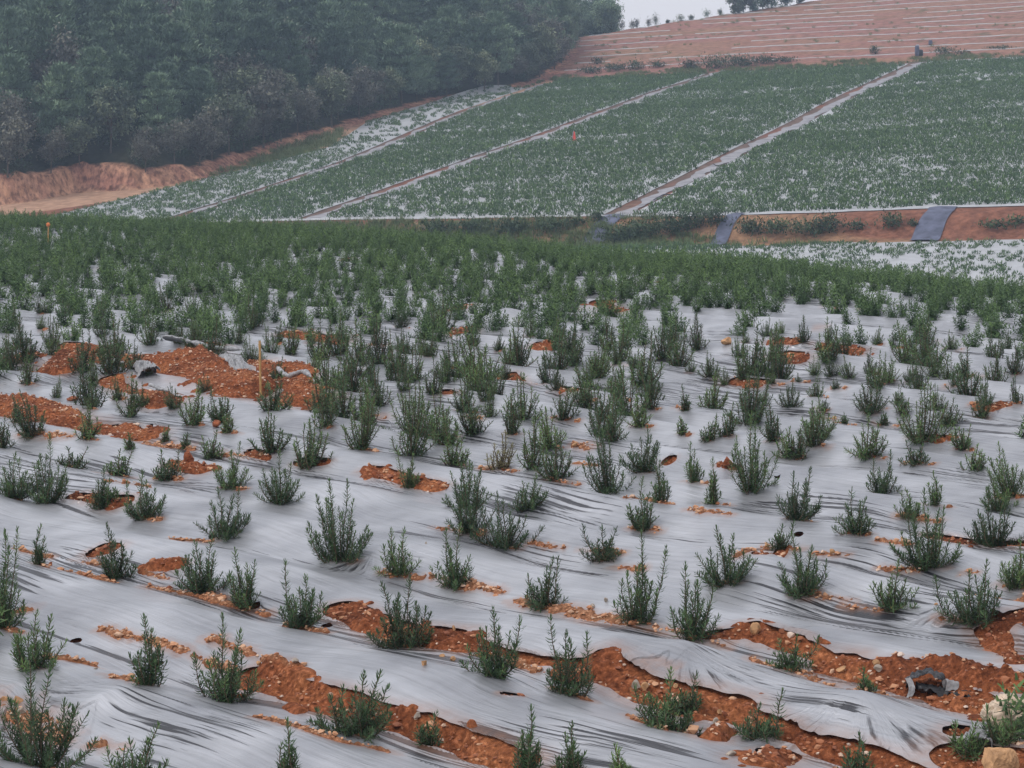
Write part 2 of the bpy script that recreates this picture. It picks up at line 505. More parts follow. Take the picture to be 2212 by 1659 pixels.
def bare(x, y):
    """signed masks: cut (film missing) and pile (soil on film), plus the lift of the soil"""
    x = np.asarray(x, float); y = np.asarray(y, float)
    shp = x.shape; x = x.ravel(); y = y.ravel()
    wig = 0.5 * fbm(x * 4.5, y * 4.5, 31, 3) + 0.4 * fbm(x * 20, y * 20, 33, 3)
    wigc = 0.55 * fbm(x * 2.2, y * 2.2, 35, 2) + 0.13 * fbm(x * 11, y * 11, 36, 2)
    cut = np.full(x.shape, -3.0); lift = np.zeros(x.shape); pile = np.full(x.shape, -3.0)
    order = None
    for (pts, hw, lf) in CUTW:
        lo = pts.min(0) - 3 * hw - .1; hi = pts.max(0) + 3 * hw + .1
        idx = np.nonzero((x > lo[0]) & (x < hi[0]) & (y > lo[1]) & (y < hi[1]))[0]
        if not len(idx): continue
        d = np.min([seg_dist(x[idx], y[idx], pts[i], pts[i + 1]) for i in range(len(pts) - 1)], 0)
        m = .82 - d / hw + wigc[idx]
        up = m > cut[idx]
        cut[idx] = np.maximum(cut[idx], m)
        lift[idx] = np.where(up, lf, lift[idx])
    for (pts, hw) in PILEW:
        lo = pts.min(0) - 3 * hw - .1; hi = pts.max(0) + 3 * hw + .1
        idx = np.nonzero((x > lo[0]) & (x < hi[0]) & (y > lo[1]) & (y < hi[1]))[0]
        if not len(idx): continue
        d = np.min([seg_dist(x[idx], y[idx], pts[i], pts[i + 1]) for i in range(len(pts) - 1)], 0)
        pile[idx] = np.maximum(pile[idx], 0.75 - d / hw + wig[idx] * 1.5)
    hole = np.full(x.shape, -3.0)
    for (a, b) in HOLEW:
        idx = np.nonzero((abs(x - a) < .2) & (abs(y - b) < .3))[0]
        if len(idx): hole[idx] = np.maximum(hole[idx], 1 - np.hypot((x[idx] - a) / .034, (y[idx] - b) / .045))
    # scattered small patches of soil on the film further off
    u, v = rowuv(x, y)
    far = fbm(u * 2.4, v * 0.9, 41, 2) + 0.3 * fbm(x * 6, y * 6, 43, 2) - 0.93 + 0.12 * sm(y, 24, 50)
    far = np.where(y > 17, far * 4, -3)
    pile = np.maximum(pile, far)
    return cut.reshape(shp), pile.reshape(shp), lift.reshape(shp), hole.reshape(shp)

for tx, ty, th, tr in ((1481,1420,.08,.32),(1860,1528,.07,.42),(215,1525,.05,.22),(1640,1350,.02,.2),(810,1195,.03,.25),(2100,1300,.03,.25),(30,1490,.04,.3),(1330,1390,.03,.22),(1085,700,.22,.6),(945,640,.12,.5)):
    x_, y_ = hit([tx], [ty]); TENTS.append((x_[0], y_[0], th, tr))

def wrinkles(x, y, full=False):
    u, v = rowuv(x, y)
    f = ((u - U0) / ROW) % 1.0
    rot = 0.5 * fbm(x * 0.4, y * 0.4, 51, 2)
    uu = u + rot * 0.6
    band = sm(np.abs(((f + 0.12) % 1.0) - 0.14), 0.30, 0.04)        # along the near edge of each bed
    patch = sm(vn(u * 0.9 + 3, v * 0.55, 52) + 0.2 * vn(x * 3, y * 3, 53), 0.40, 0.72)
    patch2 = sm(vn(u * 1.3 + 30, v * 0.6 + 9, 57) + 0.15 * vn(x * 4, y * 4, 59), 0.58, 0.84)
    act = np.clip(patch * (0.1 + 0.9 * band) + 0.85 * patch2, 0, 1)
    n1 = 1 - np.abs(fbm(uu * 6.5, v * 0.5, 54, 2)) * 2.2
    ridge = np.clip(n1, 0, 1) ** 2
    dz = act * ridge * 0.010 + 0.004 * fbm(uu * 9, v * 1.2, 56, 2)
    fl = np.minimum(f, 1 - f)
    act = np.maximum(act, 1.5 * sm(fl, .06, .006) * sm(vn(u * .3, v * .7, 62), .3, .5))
    tu = np.zeros(np.shape(x)); tv = np.zeros(np.shape(x)); ta = np.zeros(np.shape(x))
    for k, (tx, ty, th, tr) in enumerate(TENTS):
        dx, dy = x - tx, y - ty
        r = np.hypot(dx, dy); ang = np.arctan2(dy, dx)
        e = np.exp(-(r / tr) ** 2)
        rn = 1 - np.abs(vn(ang * 7 + 50, r * 1.2 + tx, 58) * 2 - 1)
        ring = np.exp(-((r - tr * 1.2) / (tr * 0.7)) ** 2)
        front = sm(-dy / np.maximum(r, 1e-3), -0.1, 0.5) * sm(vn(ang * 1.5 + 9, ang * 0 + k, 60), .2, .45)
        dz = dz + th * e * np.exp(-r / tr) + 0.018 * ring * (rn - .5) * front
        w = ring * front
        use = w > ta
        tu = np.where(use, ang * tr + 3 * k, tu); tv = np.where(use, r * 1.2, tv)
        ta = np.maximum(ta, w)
    act = act * (1 - ta)
    if full: return dz, act, uu, v, tu, tv, ta
    return dz, act

def film_z(x, y):
    return near_z(x, y) + wrinkles(x, y)[0]

def soil_z(x, y, cut, pile, lift, hole, zf):
    clod = 0.5 * fbm(x * 7, y * 7, 61, 3) + 0.5 * fbm(x * 19, y * 19, 63, 2)
    cl = 1 - np.abs(clod)
    z = zf - 0.014
    c = sm(cut, -0.1, 0.5)
    z = z + c * (-0.012 + lift + 0.06 * clod + 0.03 * fbm(x * 3, y * 3, 65, 2))
    z = np.where(cut > -0.1, z, z + sm(pile, -0.05, 0.45) * (0.026 + 0.016 * clod + 0.01 * fbm(x * 60, y * 60, 67, 2)))
    spill = sm(fbm(x * 6, y * 6, 68, 3), .15, .5) * sm(cut, -1.0, -0.2) * (1 - sm(cut, 0.0, .4))
    z = z + spill * 0.04
    z = z + c * 0.014 * fbm(x * 45, y * 45, 69, 2)
    z = z - 0.10 * sm(hole, -0.4, 0.2)
    return z

# ---- plants measured in the photograph: crop index, x, y of the base, height, width, optional spire tops (dx, height) in crop pixels
OFFS = [(0, 1106), (737.7, 1106), (1475, 1106), (0, 553), (737.7, 553), (1475, 553)]
H = [
 (0,1460,155,320,370,[(-60,310),(90,300)],0), (0,2210,320,540,450,[(-30,540),(60,520),(-120,430),(130,400)],0), (0,248,345,258,85,[(-15,258)],0),
 (0,745,430,360,250,[(-60,355),(35,200)],0), (0,1320,520,370,370,[(80,370),(-20,330),(-130,200)],.03), (0,1580,620,370,240,[(-40,370),(75,300)],0),
 (0,1945,755,420,370,[(-135,425),(15,345),(115,220)],0), (0,15,750,620,330,[(5,620),(70,640),(-80,400)],0), (0,210,1020,400,370,[(30,390),(140,350),(-110,220),(210,180)],0),
 (0,265,1650,760,640,[(-45,760),(230,370),(300,330),(-220,300)],.02), (0,962,1125,450,240,[(-8,450),(-80,200),(40,190)],.02), (0,1480,1225,565,400,[(-80,565),(45,360),(-230,300)],0),
 (0,900,1750,380,370,[(95,380),(-95,225),(-215,215)],.05), (0,1875,1760,415,150,[(-15,415)],0),
 (1,375,410,300,240,[(-40,290),(45,300),(-110,180)],0), (1,720,485,380,280,[(-70,370),(30,395),(100,200)],0), (1,835,130,440,310,[(-40,440),(70,400)],0),
 (1,1055,230,360,400,[(-40,350),(0,300),(270,130)],.02), (1,1320,612,330,260,[(50,320),(120,335),(-90,200),(20,250)],0), (1,1690,305,220,270,[(-130,225),(-10,210),(75,195)],0),
 (1,1905,725,590,320,[(15,585),(160,490)],.02), (1,400,880,430,440,[(-175,425),(20,440),(-60,300),(90,250)],.02), (1,990,1065,450,380,[(-10,445),(180,390),(50,330),(-90,260),(110,300)],.08),
 (1,1480,1185,500,330,[(-105,495),(130,385),(0,270)],0), (1,70,1440,400,600,[(40,400),(145,390),(230,310),(-80,300)],.02), (1,555,1495,190,160,[(60,190),(-10,120)],.2),
 (1,1185,1720,460,190,[(-25,460)],.12), (1,1480,1690,300,170,[(5,300)],.02), (1,1820,1740,255,150,[(-20,255)],.02), (1,2080,1400,360,330,[(60,360),(-190,270),(-60,200)],.04),
 (1,1945,112,330,240,[(-10,330),(60,220)],0),
 (2,60,830,490,370,[(-60,490),(35,375),(130,370)],0), (2,740,50,360,330,[(-60,300),(50,330)],0), (2,1125,140,290,260,[(0,280),(60,230)],0),
 (2,1590,355,500,420,[(-30,500),(-150,400),(130,380),(210,150),(-210,130)],.02), (2,2010,215,380,340,[(0,370),(120,300)],0), (2,290,462,380,400,[(-40,370),(-200,190),(190,150)],.16),
 (2,620,240,190,130,[(95,185)],.03), (2,770,525,400,350,[(-60,380),(50,310),(150,210),(-160,210)],0), (2,1355,618,310,300,[(10,310),(-90,160),(170,110)],.06),
 (2,1900,712,400,440,[(65,400),(-270,280),(-150,180)],.02), (2,2165,485,320,290,[(10,310),(-110,160)],0), (2,700,1025,230,280,[(-60,200),(165,220),(40,210)],.03),
 (2,1195,1185,175,120,[(-20,170)],.15), (2,500,1460,200,320,[(0,200),(150,300)],.06), (2,1130,1720,300,230,[(0,290),(-80,180)],.08), (2,1840,1560,200,260,[(60,190),(-60,180)],.05),
 (2,2080,1500,250,330,[(40,330),(-80,230)],.28), (2,10,1300,270,220,[(60,260)],.05), (2,-20,1420,130,220,None,.1),
 (3,310,1600,440,280,[(-20,440),(110,180)],0), (3,90,1570,300,300,[(0,300),(-60,200)],0), (3,565,1182,220,150,None,.3), (3,460,1372,140,170,[(110,130),(-20,130)],0),
 (3,770,1425,170,150,[(60,160),(0,160)],0), (3,1085,1445,200,220,[(90,190),(-20,180)],0), (3,1375,1310,190,130,[(30,180),(-50,140)],0), (3,1500,1500,290,220,[(80,290),(20,230)],.05),
 (3,1815,1600,360,270,[(0,370),(-100,180),(60,260)],0), (3,940,1700,320,290,[(-30,320),(-120,240),(60,190)],0), (3,1250,1092,250,200,None,0), (3,590,990,150,90,None,0),
 (3,830,1042,250,150,None,0), (3,1450,1070,200,190,None,.05), (3,1130,985,150,120,None,.02), (3,1320,880,110,130,None,.04), (3,770,930,140,130,None,0), (3,180,830,210,110,None,0),
 (3,600,845,180,80,None,.03), (3,360,915,130,80,None,.25), (3,930,975,140,90,None,.03), (3,1760,1000,230,230,None,.05), (3,1990,1380,330,260,None,.03), (3,1770,1270,290,230,None,.05),
 (3,2120,1105,260,160,None,0), (3,650,1640,280,130,[(20,270)],.1), (3,740,1600,130,130,None,.15), (3,120,1080,130,60,None,.15), (3,40,740,230,130,None,0), (3,960,770,60,60,None,.02),
 (3,1070,1200,100,40,[(20,100)],0), (3,1490,1140,110,90,None,.02), (3,840,1250,90,60,None,.12), (3,10,1240,190,140,None,0), (3,1200,1250,90,60,None,.05), (3,660,620,80,190,None,.08),
 (3,770,620,110,160,None,.05), (3,330,590,190,130,None,0), (3,120,590,150,120,None,0), (3,660,520,110,110,None,.02), (3,260,470,90,90,None,0), (3,495,515,70,60,None,0),
 (3,980,570,200,170,None,.03), (3,1160,560,140,160,None,.05), (3,1280,545,140,130,None,0), (3,1545,570,150,100,None,0), (3,1410,620,100,90,None,.12), (3,1640,690,160,160,None,0),
 (3,1880,640,220,110,None,0), (3,1790,560,120,110,None,.04), (3,1640,470,210,150,None,.02), (3,410,390,120,120,None,0), (3,270,370,130,110,None,0), (3,90,450,150,90,None,0),
 (3,640,430,160,150,None,0), (3,1240,385,150,160,None,.02), (3,1090,350,160,140,None,.05), (3,2020,570,70,90,None,.15), (3,1790,800,140,150,None,.1), (3,2030,740,130,120,None,.12),
 (4,125,1250,430,240,None,0), (4,450,1292,440,240,None,.01), (4,690,1222,230,200,None,.03), (4,870,1145,270,180,None,0), (4,740,1352,190,170,None,0), (4,1175,1062,270,250,None,0),
 (4,1430,1055,190,180,None,0), (4,1575,940,120,120,None,0), (4,1690,1060,130,110,None,0), (4,1785,925,150,80,[(0,150)],0), (4,1760,1200,220,140,None,0), (4,1740,1530,410,270,None,0),
 (4,1965,1395,270,260,None,0), (4,2000,985,290,160,[(10,290)],0), (4,1940,1100,180,130,None,0), (4,2070,1600,240,130,None,.08), (4,1240,1375,330,170,None,.0), (4,1380,1445,260,250,None,.06),
 (4,1370,1240,240,200,None,0), (4,450,1500,270,100,[(-90,270)],0), (4,820,1640,300,280,None,0), (4,1200,1640,240,230,[(130,110),(30,230)],0), (4,960,1045,180,120,None,0), (4,800,1005,220,190,None,0),
 (4,590,895,220,150,None,0), (4,400,870,150,130,None,0), (4,200,840,180,90,None,0), (4,560,650,180,130,None,0), (4,230,580,120,90,None,.22), (4,640,490,230,220,None,.04), (4,220,450,120,100,None,0),
 (4,850,585,120,110,None,.25), (4,1490,705,230,150,None,0), (4,1100,1150,260,120,None,.05), (4,1400,870,130,180,None,.08), (4,1350,820,190,150,None,.03), (4,1600,860,190,170,None,.03),
 (4,1140,640,120,110,None,.03), (4,1080,700,100,90,None,.03), (4,1640,720,90,100,None,0), (4,1790,700,90,80,None,0), (4,1910,720,120,100,None,0), (4,1060,790,120,100,None,0), (4,820,730,80,130,None,.22),
 (4,390,610,120,120,None,0), (4,690,720,120,100,None,0), (4,270,700,80,60,None,0), (4,1220,520,130,80,None,0), (4,1380,550,160,130,None,.03), (4,1010,610,110,100,None,0), (4,390,460,110,110,None,0),
 (5,435,1530,520,290,[(0,520),(-100,300),(160,260)],0), (5,690,1300,170,190,None,.02), (5,590,1192,220,160,None,.04), (5,850,1225,250,200,None,.08), (5,760,1310,190,100,[(10,190)],0),
 (5,1210,1300,250,230,None,0), (5,1510,1345,150,160,[(-60,140),(60,110)],0), (5,1290,1535,240,240,[(60,270),(-60,210)],.02), (5,1810,1248,170,150,[(70,150),(0,130)],0), (5,1720,1090,150,170,None,0),
 (5,1650,1000,150,140,None,0), (5,1930,1045,200,140,None,.05), (5,1890,1385,140,150,None,0), (5,1435,1025,120,120,None,0), (5,1215,1010,230,240,None,0), (5,1385,960,110,100,None,0),
 (5,690,975,160,180,None,.04), (5,865,912,140,100,None,0), (5,990,860,70,90,None,0), (5,1760,842,110,80,None,0), (5,190,1610,300,100,[(0,300)],.04), (5,80,1465,220,110,None,.05),
 (5,150,1195,150,100,None,0), (5,270,1165,190,120,None,.03), (5,1630,1615,220,90,[(0,215)],.05), (5,1490,1700,180,170,None,0), (5,2140,1560,300,250,None,.05), (5,2050,1650,200,200,None,.1),
 (5,1300,1100,80,60,None,0), (5,1040,1090,60,40,None,0), (5,900,1000,90,80,None,.05), (5,20,1000,160,50,[(-10,160)],0), (5,5,1155,100,60,None,0), (5,510,945,90,80,None,.12), (5,2170,960,170,90,None,0),
 (5,385,790,170,100,None,0), (5,270,835,110,70,None,0), (5,570,830,120,90,None,0), (5,180,780,150,170,None,.03), (5,50,750,80,80,None,0), (5,750,815,60,50,None,0),
 (5,1640,780,170,140,None,.05), (5,1850,780,130,120,None,.08), (5,1330,815,170,220,None,.12), (5,1470,815,120,120,None,.05), (5,1220,770,160,110,None,.06), (5,970,775,120,130,None,.03),
 (5,1090,790,130,110,None,.03), (5,850,770,130,100,None,.05), (5,2150,760,200,140,None,.05), (5,1960,970,180,100,None,.04), (5,1740,600,110,130,None,0), (5,1380,590,100,90,None,.03),
 (5,1250,575,110,90,None,0), (5,1080,580,80,70,None,0), (5,940,550,120,70,None,0), (5,780,560,160,90,None,.1), (5,610,545,80,60,None,0), (5,540,520,110,120,None,.02),
 (5,400,565,60,50,None,0), (5,490,615,60,40,None,0), (5,640,500,80,80,None,.03)]

PL = []     # dicts
for (c, bx, by, hh, ww, tops, lt) in H:
    ox, oy = OFFS[c]
    PL.append(dict(px=ox + bx / 3.0, py=oy + by / 3.0, h=hh / 3.0, w=ww / 3.0, tops=tops, lt=lt, dry=False))
PL.append(dict(px=1080, py=1014, h=75, w=66, tops=None, lt=.3, dry=True))
hxs, hys = hit([p['px'] for p in PL], [p['py'] for p in PL])
for p, x, y in zip(PL, hxs, hys):
    p['x'], p['y'] = x, y
    s = y / F
    k_ = 1.0 if p['py'] > 1106 else 1.05
    p['hm'] = p['h'] * s * 1.04 * k_; p['wm'] = p['w'] * s * (1.08 if p['py'] > 1106 else 1.22)
    p['topm'] = [(dx / 3.0 * s, ht / 3.0 * s) for dx, ht in p['tops']] if p['tops'] else None
rgq = np.random.default_rng(17)
for p in PL:
    if rgq.random() < .6:
        a_ = rgq.uniform(.04, .14)
        PILEW.append((np.array([[p['x'] + a_, p['y'] - a_ * .8], [p['x'] - a_ * .6, p['y'] + a_ * .5]]), rgq.uniform(.03, .055)))

# grid: rows even in 1/y up to 30 m, then in metres
yr = 1.0 / np.arange(1 / 6.6, 1 / 30.0, -0.00022)
yr = np.concatenate([yr, np.arange(yr[-1] + 0.24, 112, 0.26)])
ar = np.concatenate([np.arange(-0.42, -0.25, 0.006), np.arange(-0.25, 0.25, 0.00105), np.arange(0.25, 0.43, 0.006)])
Y, A = np.meshgrid(yr, ar, indexing='ij')
X = A * Y
NR, NC = Y.shape
cut, pile, lift, hole = bare(X, Y)
zb = near_z(X, Y)
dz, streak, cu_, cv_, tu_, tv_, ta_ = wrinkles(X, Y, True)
tuv = np.stack([tu_, tv_], -1).reshape(-1, 2)
u, v = rowuv(X, Y)
zs = soil_z(X, Y, cut, pile, lift, hole, zb)
dry = np.clip(sm(pile, 0.0, 0.5) * (1 - sm(cut, 0, .3)) * 0.85 + 0.25 * sm(lift, .1, .0) * 0, 0, 1)
gf = grid_faces(NR, NC)
V = np.stack([X, Y, zs], -1).reshape(-1, 3)
near_ground = mk('ground', V, gf.reshape(-1, 4), M_SOIL, None, {'dry': dry.ravel()})
tag(near_ground, kind='structure')

# film: drop faces where it is missing, pull its rim onto the tear line
mc = np.maximum(cut, hole)
edge = sm(mc, -0.9, 0.0)
zf = zb + dz + 0.012 * edge * (1 - sm(hole, -.8, 0)) * (vn(X * 4, Y * 4, 71) - .1)
keep = (mc[:-1, :-1] + mc[1:, :-1] + mc[:-1, 1:] + mc[1:, 1:]) / 4 < 0
FX = np.stack([X, Y, zf], -1)
gi = np.gradient(mc, axis=0); gj = np.gradient(mc, axis=1)
g2 = gi * gi + gj * gj + 1e-6
si = np.clip(-mc * gi / g2, -0.6, 0.6); sj = np.clip(-mc * gj / g2, -0.6, 0.6)
near0 = np.abs(mc) < 1.0 * np.sqrt(g2)
si *= near0; sj *= near0
FX = FX + si[..., None] * np.gradient(FX, axis=0) + sj[..., None] * np.gradient(FX, axis=1)
FV = FX.reshape(-1, 3)
dust = np.clip(sm(np.maximum(cut, pile), -1.0, 0.1) * 0.8, 0, 1)
bedi = np.floor((u - U0) / ROW).astype(int)
fb = bedi[:-1, :-1]
uvs = np.stack([cu_, cv_], -1).reshape(-1, 2)

ONES = 'first second third fourth fifth sixth seventh eighth ninth tenth eleventh twelfth thirteenth fourteenth fifteenth sixteenth seventeenth eighteenth nineteenth'.split()
CARD = 'zero one two three four five six seven eight nine ten eleven twelve thirteen fourteen fifteen sixteen seventeen eighteen nineteen'.split()
TENS = 'twenty thirty forty fifty sixty seventy eighty ninety'.split()
def ordw(k):
    if k < 20: return ONES[k - 1]
    t_, r_ = divmod(k, 10)
    return TENS[t_ - 2][:-1] + 'ieth' if r_ == 0 else TENS[t_ - 2] + '-' + ONES[r_ - 1]
def cardw(k):
    if k < 20: return CARD[k]
    if k >= 100: return 'one-hundred' + ('' if k == 100 else '-' + cardw(k - 100))
    t_, r_ = divmod(k, 10)
    return TENS[t_ - 2] + ('' if r_ == 0 else '-' + CARD[r_])
NTH = [ordw(k) for k in range(1, 96)]

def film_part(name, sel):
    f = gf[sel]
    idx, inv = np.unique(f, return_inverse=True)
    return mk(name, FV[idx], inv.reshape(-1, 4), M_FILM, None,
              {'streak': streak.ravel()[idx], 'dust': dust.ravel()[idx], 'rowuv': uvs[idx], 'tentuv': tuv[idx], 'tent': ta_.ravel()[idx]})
vis = (np.abs(A[:-1, :-1]) < 0.232) & (HY + F * (ZC - zb[:-1, :-1]) / Y[:-1, :-1] < 1662)
kseen = sorted(k for k in np.unique(fb[vis & keep]) if (vis & keep & (fb == k)).sum() > 1500)
k0 = kseen[0]
KMAX = k0 + 15
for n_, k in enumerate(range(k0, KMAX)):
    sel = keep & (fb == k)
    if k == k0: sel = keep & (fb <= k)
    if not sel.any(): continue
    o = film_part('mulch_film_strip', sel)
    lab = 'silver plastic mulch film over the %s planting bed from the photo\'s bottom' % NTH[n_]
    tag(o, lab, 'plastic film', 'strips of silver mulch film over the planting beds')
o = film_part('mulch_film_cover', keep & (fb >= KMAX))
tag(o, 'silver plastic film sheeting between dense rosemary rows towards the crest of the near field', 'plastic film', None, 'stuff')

# ------------------------------------------------------------------ rosemary generator
def leaves_geo(P, D, Lh, W, simple=False, rngl=None):
    """P base, D direction, Lh length, W width -> quads"""
    n = len(P)
    up = np.array([0, 0, 1.0])
    side = nrm(np.cross(D, up + 0.3 * rngl.normal(size=(n, 3))))
    if simple:
        T = P + D * Lh[:, None]
        w = side * W[:, None] * 0.5
        v = np.stack([P - w, P + w, T + w * 0.4, T - w * 0.4], 1)
        f = np.arange(n)[:, None] * 4 + np.arange(4)[None]
        return v.reshape(-1, 3), f, 4
    M = P + D * (Lh * 0.5)[:, None]
    D2 = nrm(D + up * 0.55)
    T = M + D2 * (Lh * 0.5)[:, None]
    w = side * W[:, None] * 0.5
    v = np.stack([P - w * 0.6, P + w * 0.6, M - w, M + w, T - w * 0.2, T + w * 0.2], 1)
    f = np.arange(n)[:, None, None] * 6 + np.array([[0, 1, 3, 2], [2, 3, 5, 4]])[None]
    return v.reshape(-1, 3), f.reshape(-1, 4), 6

def rosemary(seed, h, w, tops=None, lod=0, light=0.0, sparse=1.0):
    """returns (stem Geo, leaf Geo)"""
    rg = np.random.default_rng(seed)
    stems = []       # (tipx, tipy, tipz, basez)
    if tops:
        for dx, ht in tops: stems.append((dx + rg.normal() * .008, rg.normal() * 0.025, ht))
    else:
        stems.append((rg.normal() * 0.03 * w, rg.normal() * 0.03, h))
    area = w / 0.3
    ns = int((9 + 12 * area) * sparse) if lod == 0 else int((10 + 11 * area) * sparse)
    for i in range(ns):
        az = i * 2.4 + rg.normal() * 0.4
        r = (w / 2) * math.sqrt((i + 0.8) / ns) * rg.uniform(0.7, 1.2)
        if tops:
            hh = h * (0.72 - 0.46 * (r / (w / 2)) ** 1.5) * rg.uniform(0.5, 1.2)
        else:
            hh = h * (0.95 - 0.62 * (r / (w / 2)) ** 1.3) * rg.uniform(0.5, 1.12)
        stems.append((r * math.cos(az), r * math.sin(az) * 0.9, hh))
    lean = rg.normal(size=2) * (0.05 if tops else 0.16); ptint = rg.normal() * .07
    stems = [(a_ + lean[0] * c_, b_ + lean[1] * c_, c_) for a_, b_, c_ in stems]
    SG, LG = Geo(), Geo()
    step = (0.012, 0.015, 0.022)[lod]
    for (tx, ty, tz) in stems:
        tau = np.linspace(0, 1, 9)
        b0 = np.array([rg.normal() * 0.012, rg.normal() * 0.012, -0.015])
        ph = rg.uniform(0, 6.28); cv = rg.uniform(0.004, 0.014)
        pw = rg.uniform(0.38, 0.75)
        path = np.stack([b0[0] + (tx - b0[0]) * tau ** pw + cv * np.sin(tau * 5 + ph),
                         b0[1] + (ty - b0[1]) * tau ** pw + cv * np.cos(tau * 5 + ph),
                         b0[2] + (tz - b0[2]) * tau ** (1.0 + 0.35 * math.hypot(tx, ty) / (w / 2 + 1e-6))], 1)
        ln = np.linalg.norm(np.diff(path, axis=0), axis=1).sum()
        if lod < 2:
            tv, tf = tube(path, np.linspace(0.0042, 0.0015, 9) * (1, 1.4)[min(lod, 1)], 4)
            SG.add(tv, tf, rg.uniform(0.3, 0.6))
        s0 = rg.uniform(0.04, 0.18)
        m = max(5, int(ln * (1 - s0) / step))
        per = (4, 3, 2)[lod]
        s = np.repeat(np.linspace(s0, 1.0, m), per)
        s = np.clip(s + rg.normal(size=s.shape) * 0.004, 0, 1)
        ax = np.stack([np.interp(s, tau, path[:, k]) for k in range(3)], 1)
        tn = nrm(np.stack([np.interp(s, tau, np.gradient(path[:, k])) for k in range(3)], 1))
        th = np.repeat(np.arange(m) * 1.57, per) + np.tile(np.arange(per) * (2 * PI / per), m) + rg.normal(size=s.shape) * 0.35
        a = nrm(np.cross(tn, [[0.3, 1, 0.1]])); b = np.cross(tn, a)
        out = a * np.cos(th)[:, None] + b * np.sin(th)[:, None]
        ang = np.interp(s, [0, 0.8, 0.95, 1.0], [1.35, 1.2, .8, 0.3]) + rg.normal(size=s.shape) * 0.2
        D = nrm(tn * np.cos(ang)[:, None] + out * np.sin(ang)[:, None])
        Lh = np.interp(s, [0, 0.6, 0.93, 1], [0.043, 0.045, 0.036, 0.022]) * rg.uniform(0.75, 1.15, s.shape)
        Wd = np.full(s.shape, (0.0060, 0.009, 0.016)[lod])
        Lh = Lh * (1, 1.1, 1.45)[lod]
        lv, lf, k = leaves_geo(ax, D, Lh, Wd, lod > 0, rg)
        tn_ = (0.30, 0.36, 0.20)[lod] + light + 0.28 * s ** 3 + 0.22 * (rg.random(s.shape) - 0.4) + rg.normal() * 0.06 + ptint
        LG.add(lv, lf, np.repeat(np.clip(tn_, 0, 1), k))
    return SG, LG


# ---- the rest of the near field in rows
rgp = np.random.default_rng(101)
auto = []
for k in range(-6, 90):
    uc = U0 + ROW * (k + 0.5)
    vs = np.concatenate([np.arange(-40, 110, 0.42), np.arange(-40, 110, 0.42) + rgp.uniform(.1, .4)])
    uu = uc + rgp.normal(size=vs.shape) * 0.06 + np.where(np.arange(len(vs)) < len(vs) // 2, -0.27, 0.27)
    vs = vs + rgp.normal(size=vs.shape) * 0.08 + rgp.uniform(0, .5)
    x = 0.725 * uu - 0.695 * vs; y = 0.695 * uu + 0.725 * vs    # inverse of the row frame
    ok = (y > 8) & (y < 100) & (np.abs(x / np.maximum(y, 1)) < 0.30)
    auto.append(np.stack([x[ok], y[ok]], 1))
auto = np.vstack(auto)
az = near_z(auto[:, 0], auto[:, 1])
apx, apy = proj(auto[:, 0], auto[:, 1], az)
hxy = np.array([(p['x'], p['y']) for p in PL])
dmin = np.sqrt(((auto[:, None] - hxy[None]) ** 2).sum(-1)).min(1)
inframe = (apx > -40) & (apx < 2252) & (apy < 1700)
hand = inframe & (apy > 720)                           # zone placed by hand from the photograph
fill = (apy > 720) & (apy < 990) & (rgp.random(len(auto)) < np.interp(apy, [720, 990], [.9, .35])) & (dmin > 0.38)
vis_drop = rgp.random(len(auto)) < np.interp(apy, [480, 540, 620, 700, 900], [0.06, 0.10, 0.26, 0.42, 0.45])
gap = vn(auto[:, 0] * 0.25, auto[:, 1] * 0.13, 91) > 0.80
ok = ((~hand) | fill) & (dmin > 0.36) & (~vis_drop) & (~(gap & (rgp.random(len(auto)) < 0.5)))
cc = bare(auto[:, 0], auto[:, 1])[0]
ok &= ~((apy > 1640) & (apx > -150) & (apx < 2360))
ok &= cc < 0.25
A2 = auto[ok]; apx, apy, az = apx[ok], apy[ok], az[ok]
crest_here = np.interp(apx, crest_px, crest_py)
order = np.argsort(A2[:, 1])
A2, apx, apy, az = A2[order], apx[order], apy[order], az[order]
seen = (apx > 5) & (apx < 2207) & (apy < 1640)
n_ind = 300 - len(PL)
ind_idx = np.nonzero(seen)[0][:n_ind]
rest_mask = np.ones(len(A2), bool); rest_mask[ind_idx] = False
print('hero', len(PL), 'auto', len(A2), 'individual', len(ind_idx), 'far-most individual y', A2[ind_idx[-1], 1] if len(ind_idx) else None)

for i in ind_idx:
    hm = rgp.uniform(0.28, 0.48) * (1.2 if apy[i] > 760 else 1.0)
    PL.append(dict(px=apx[i], py=apy[i], x=A2[i, 0], y=A2[i, 1], hm=hm, wm=hm * rgp.uniform(0.7, 1.05), topm=None, lt=rgp.uniform(-.02, .08), dry=False, auto=True))

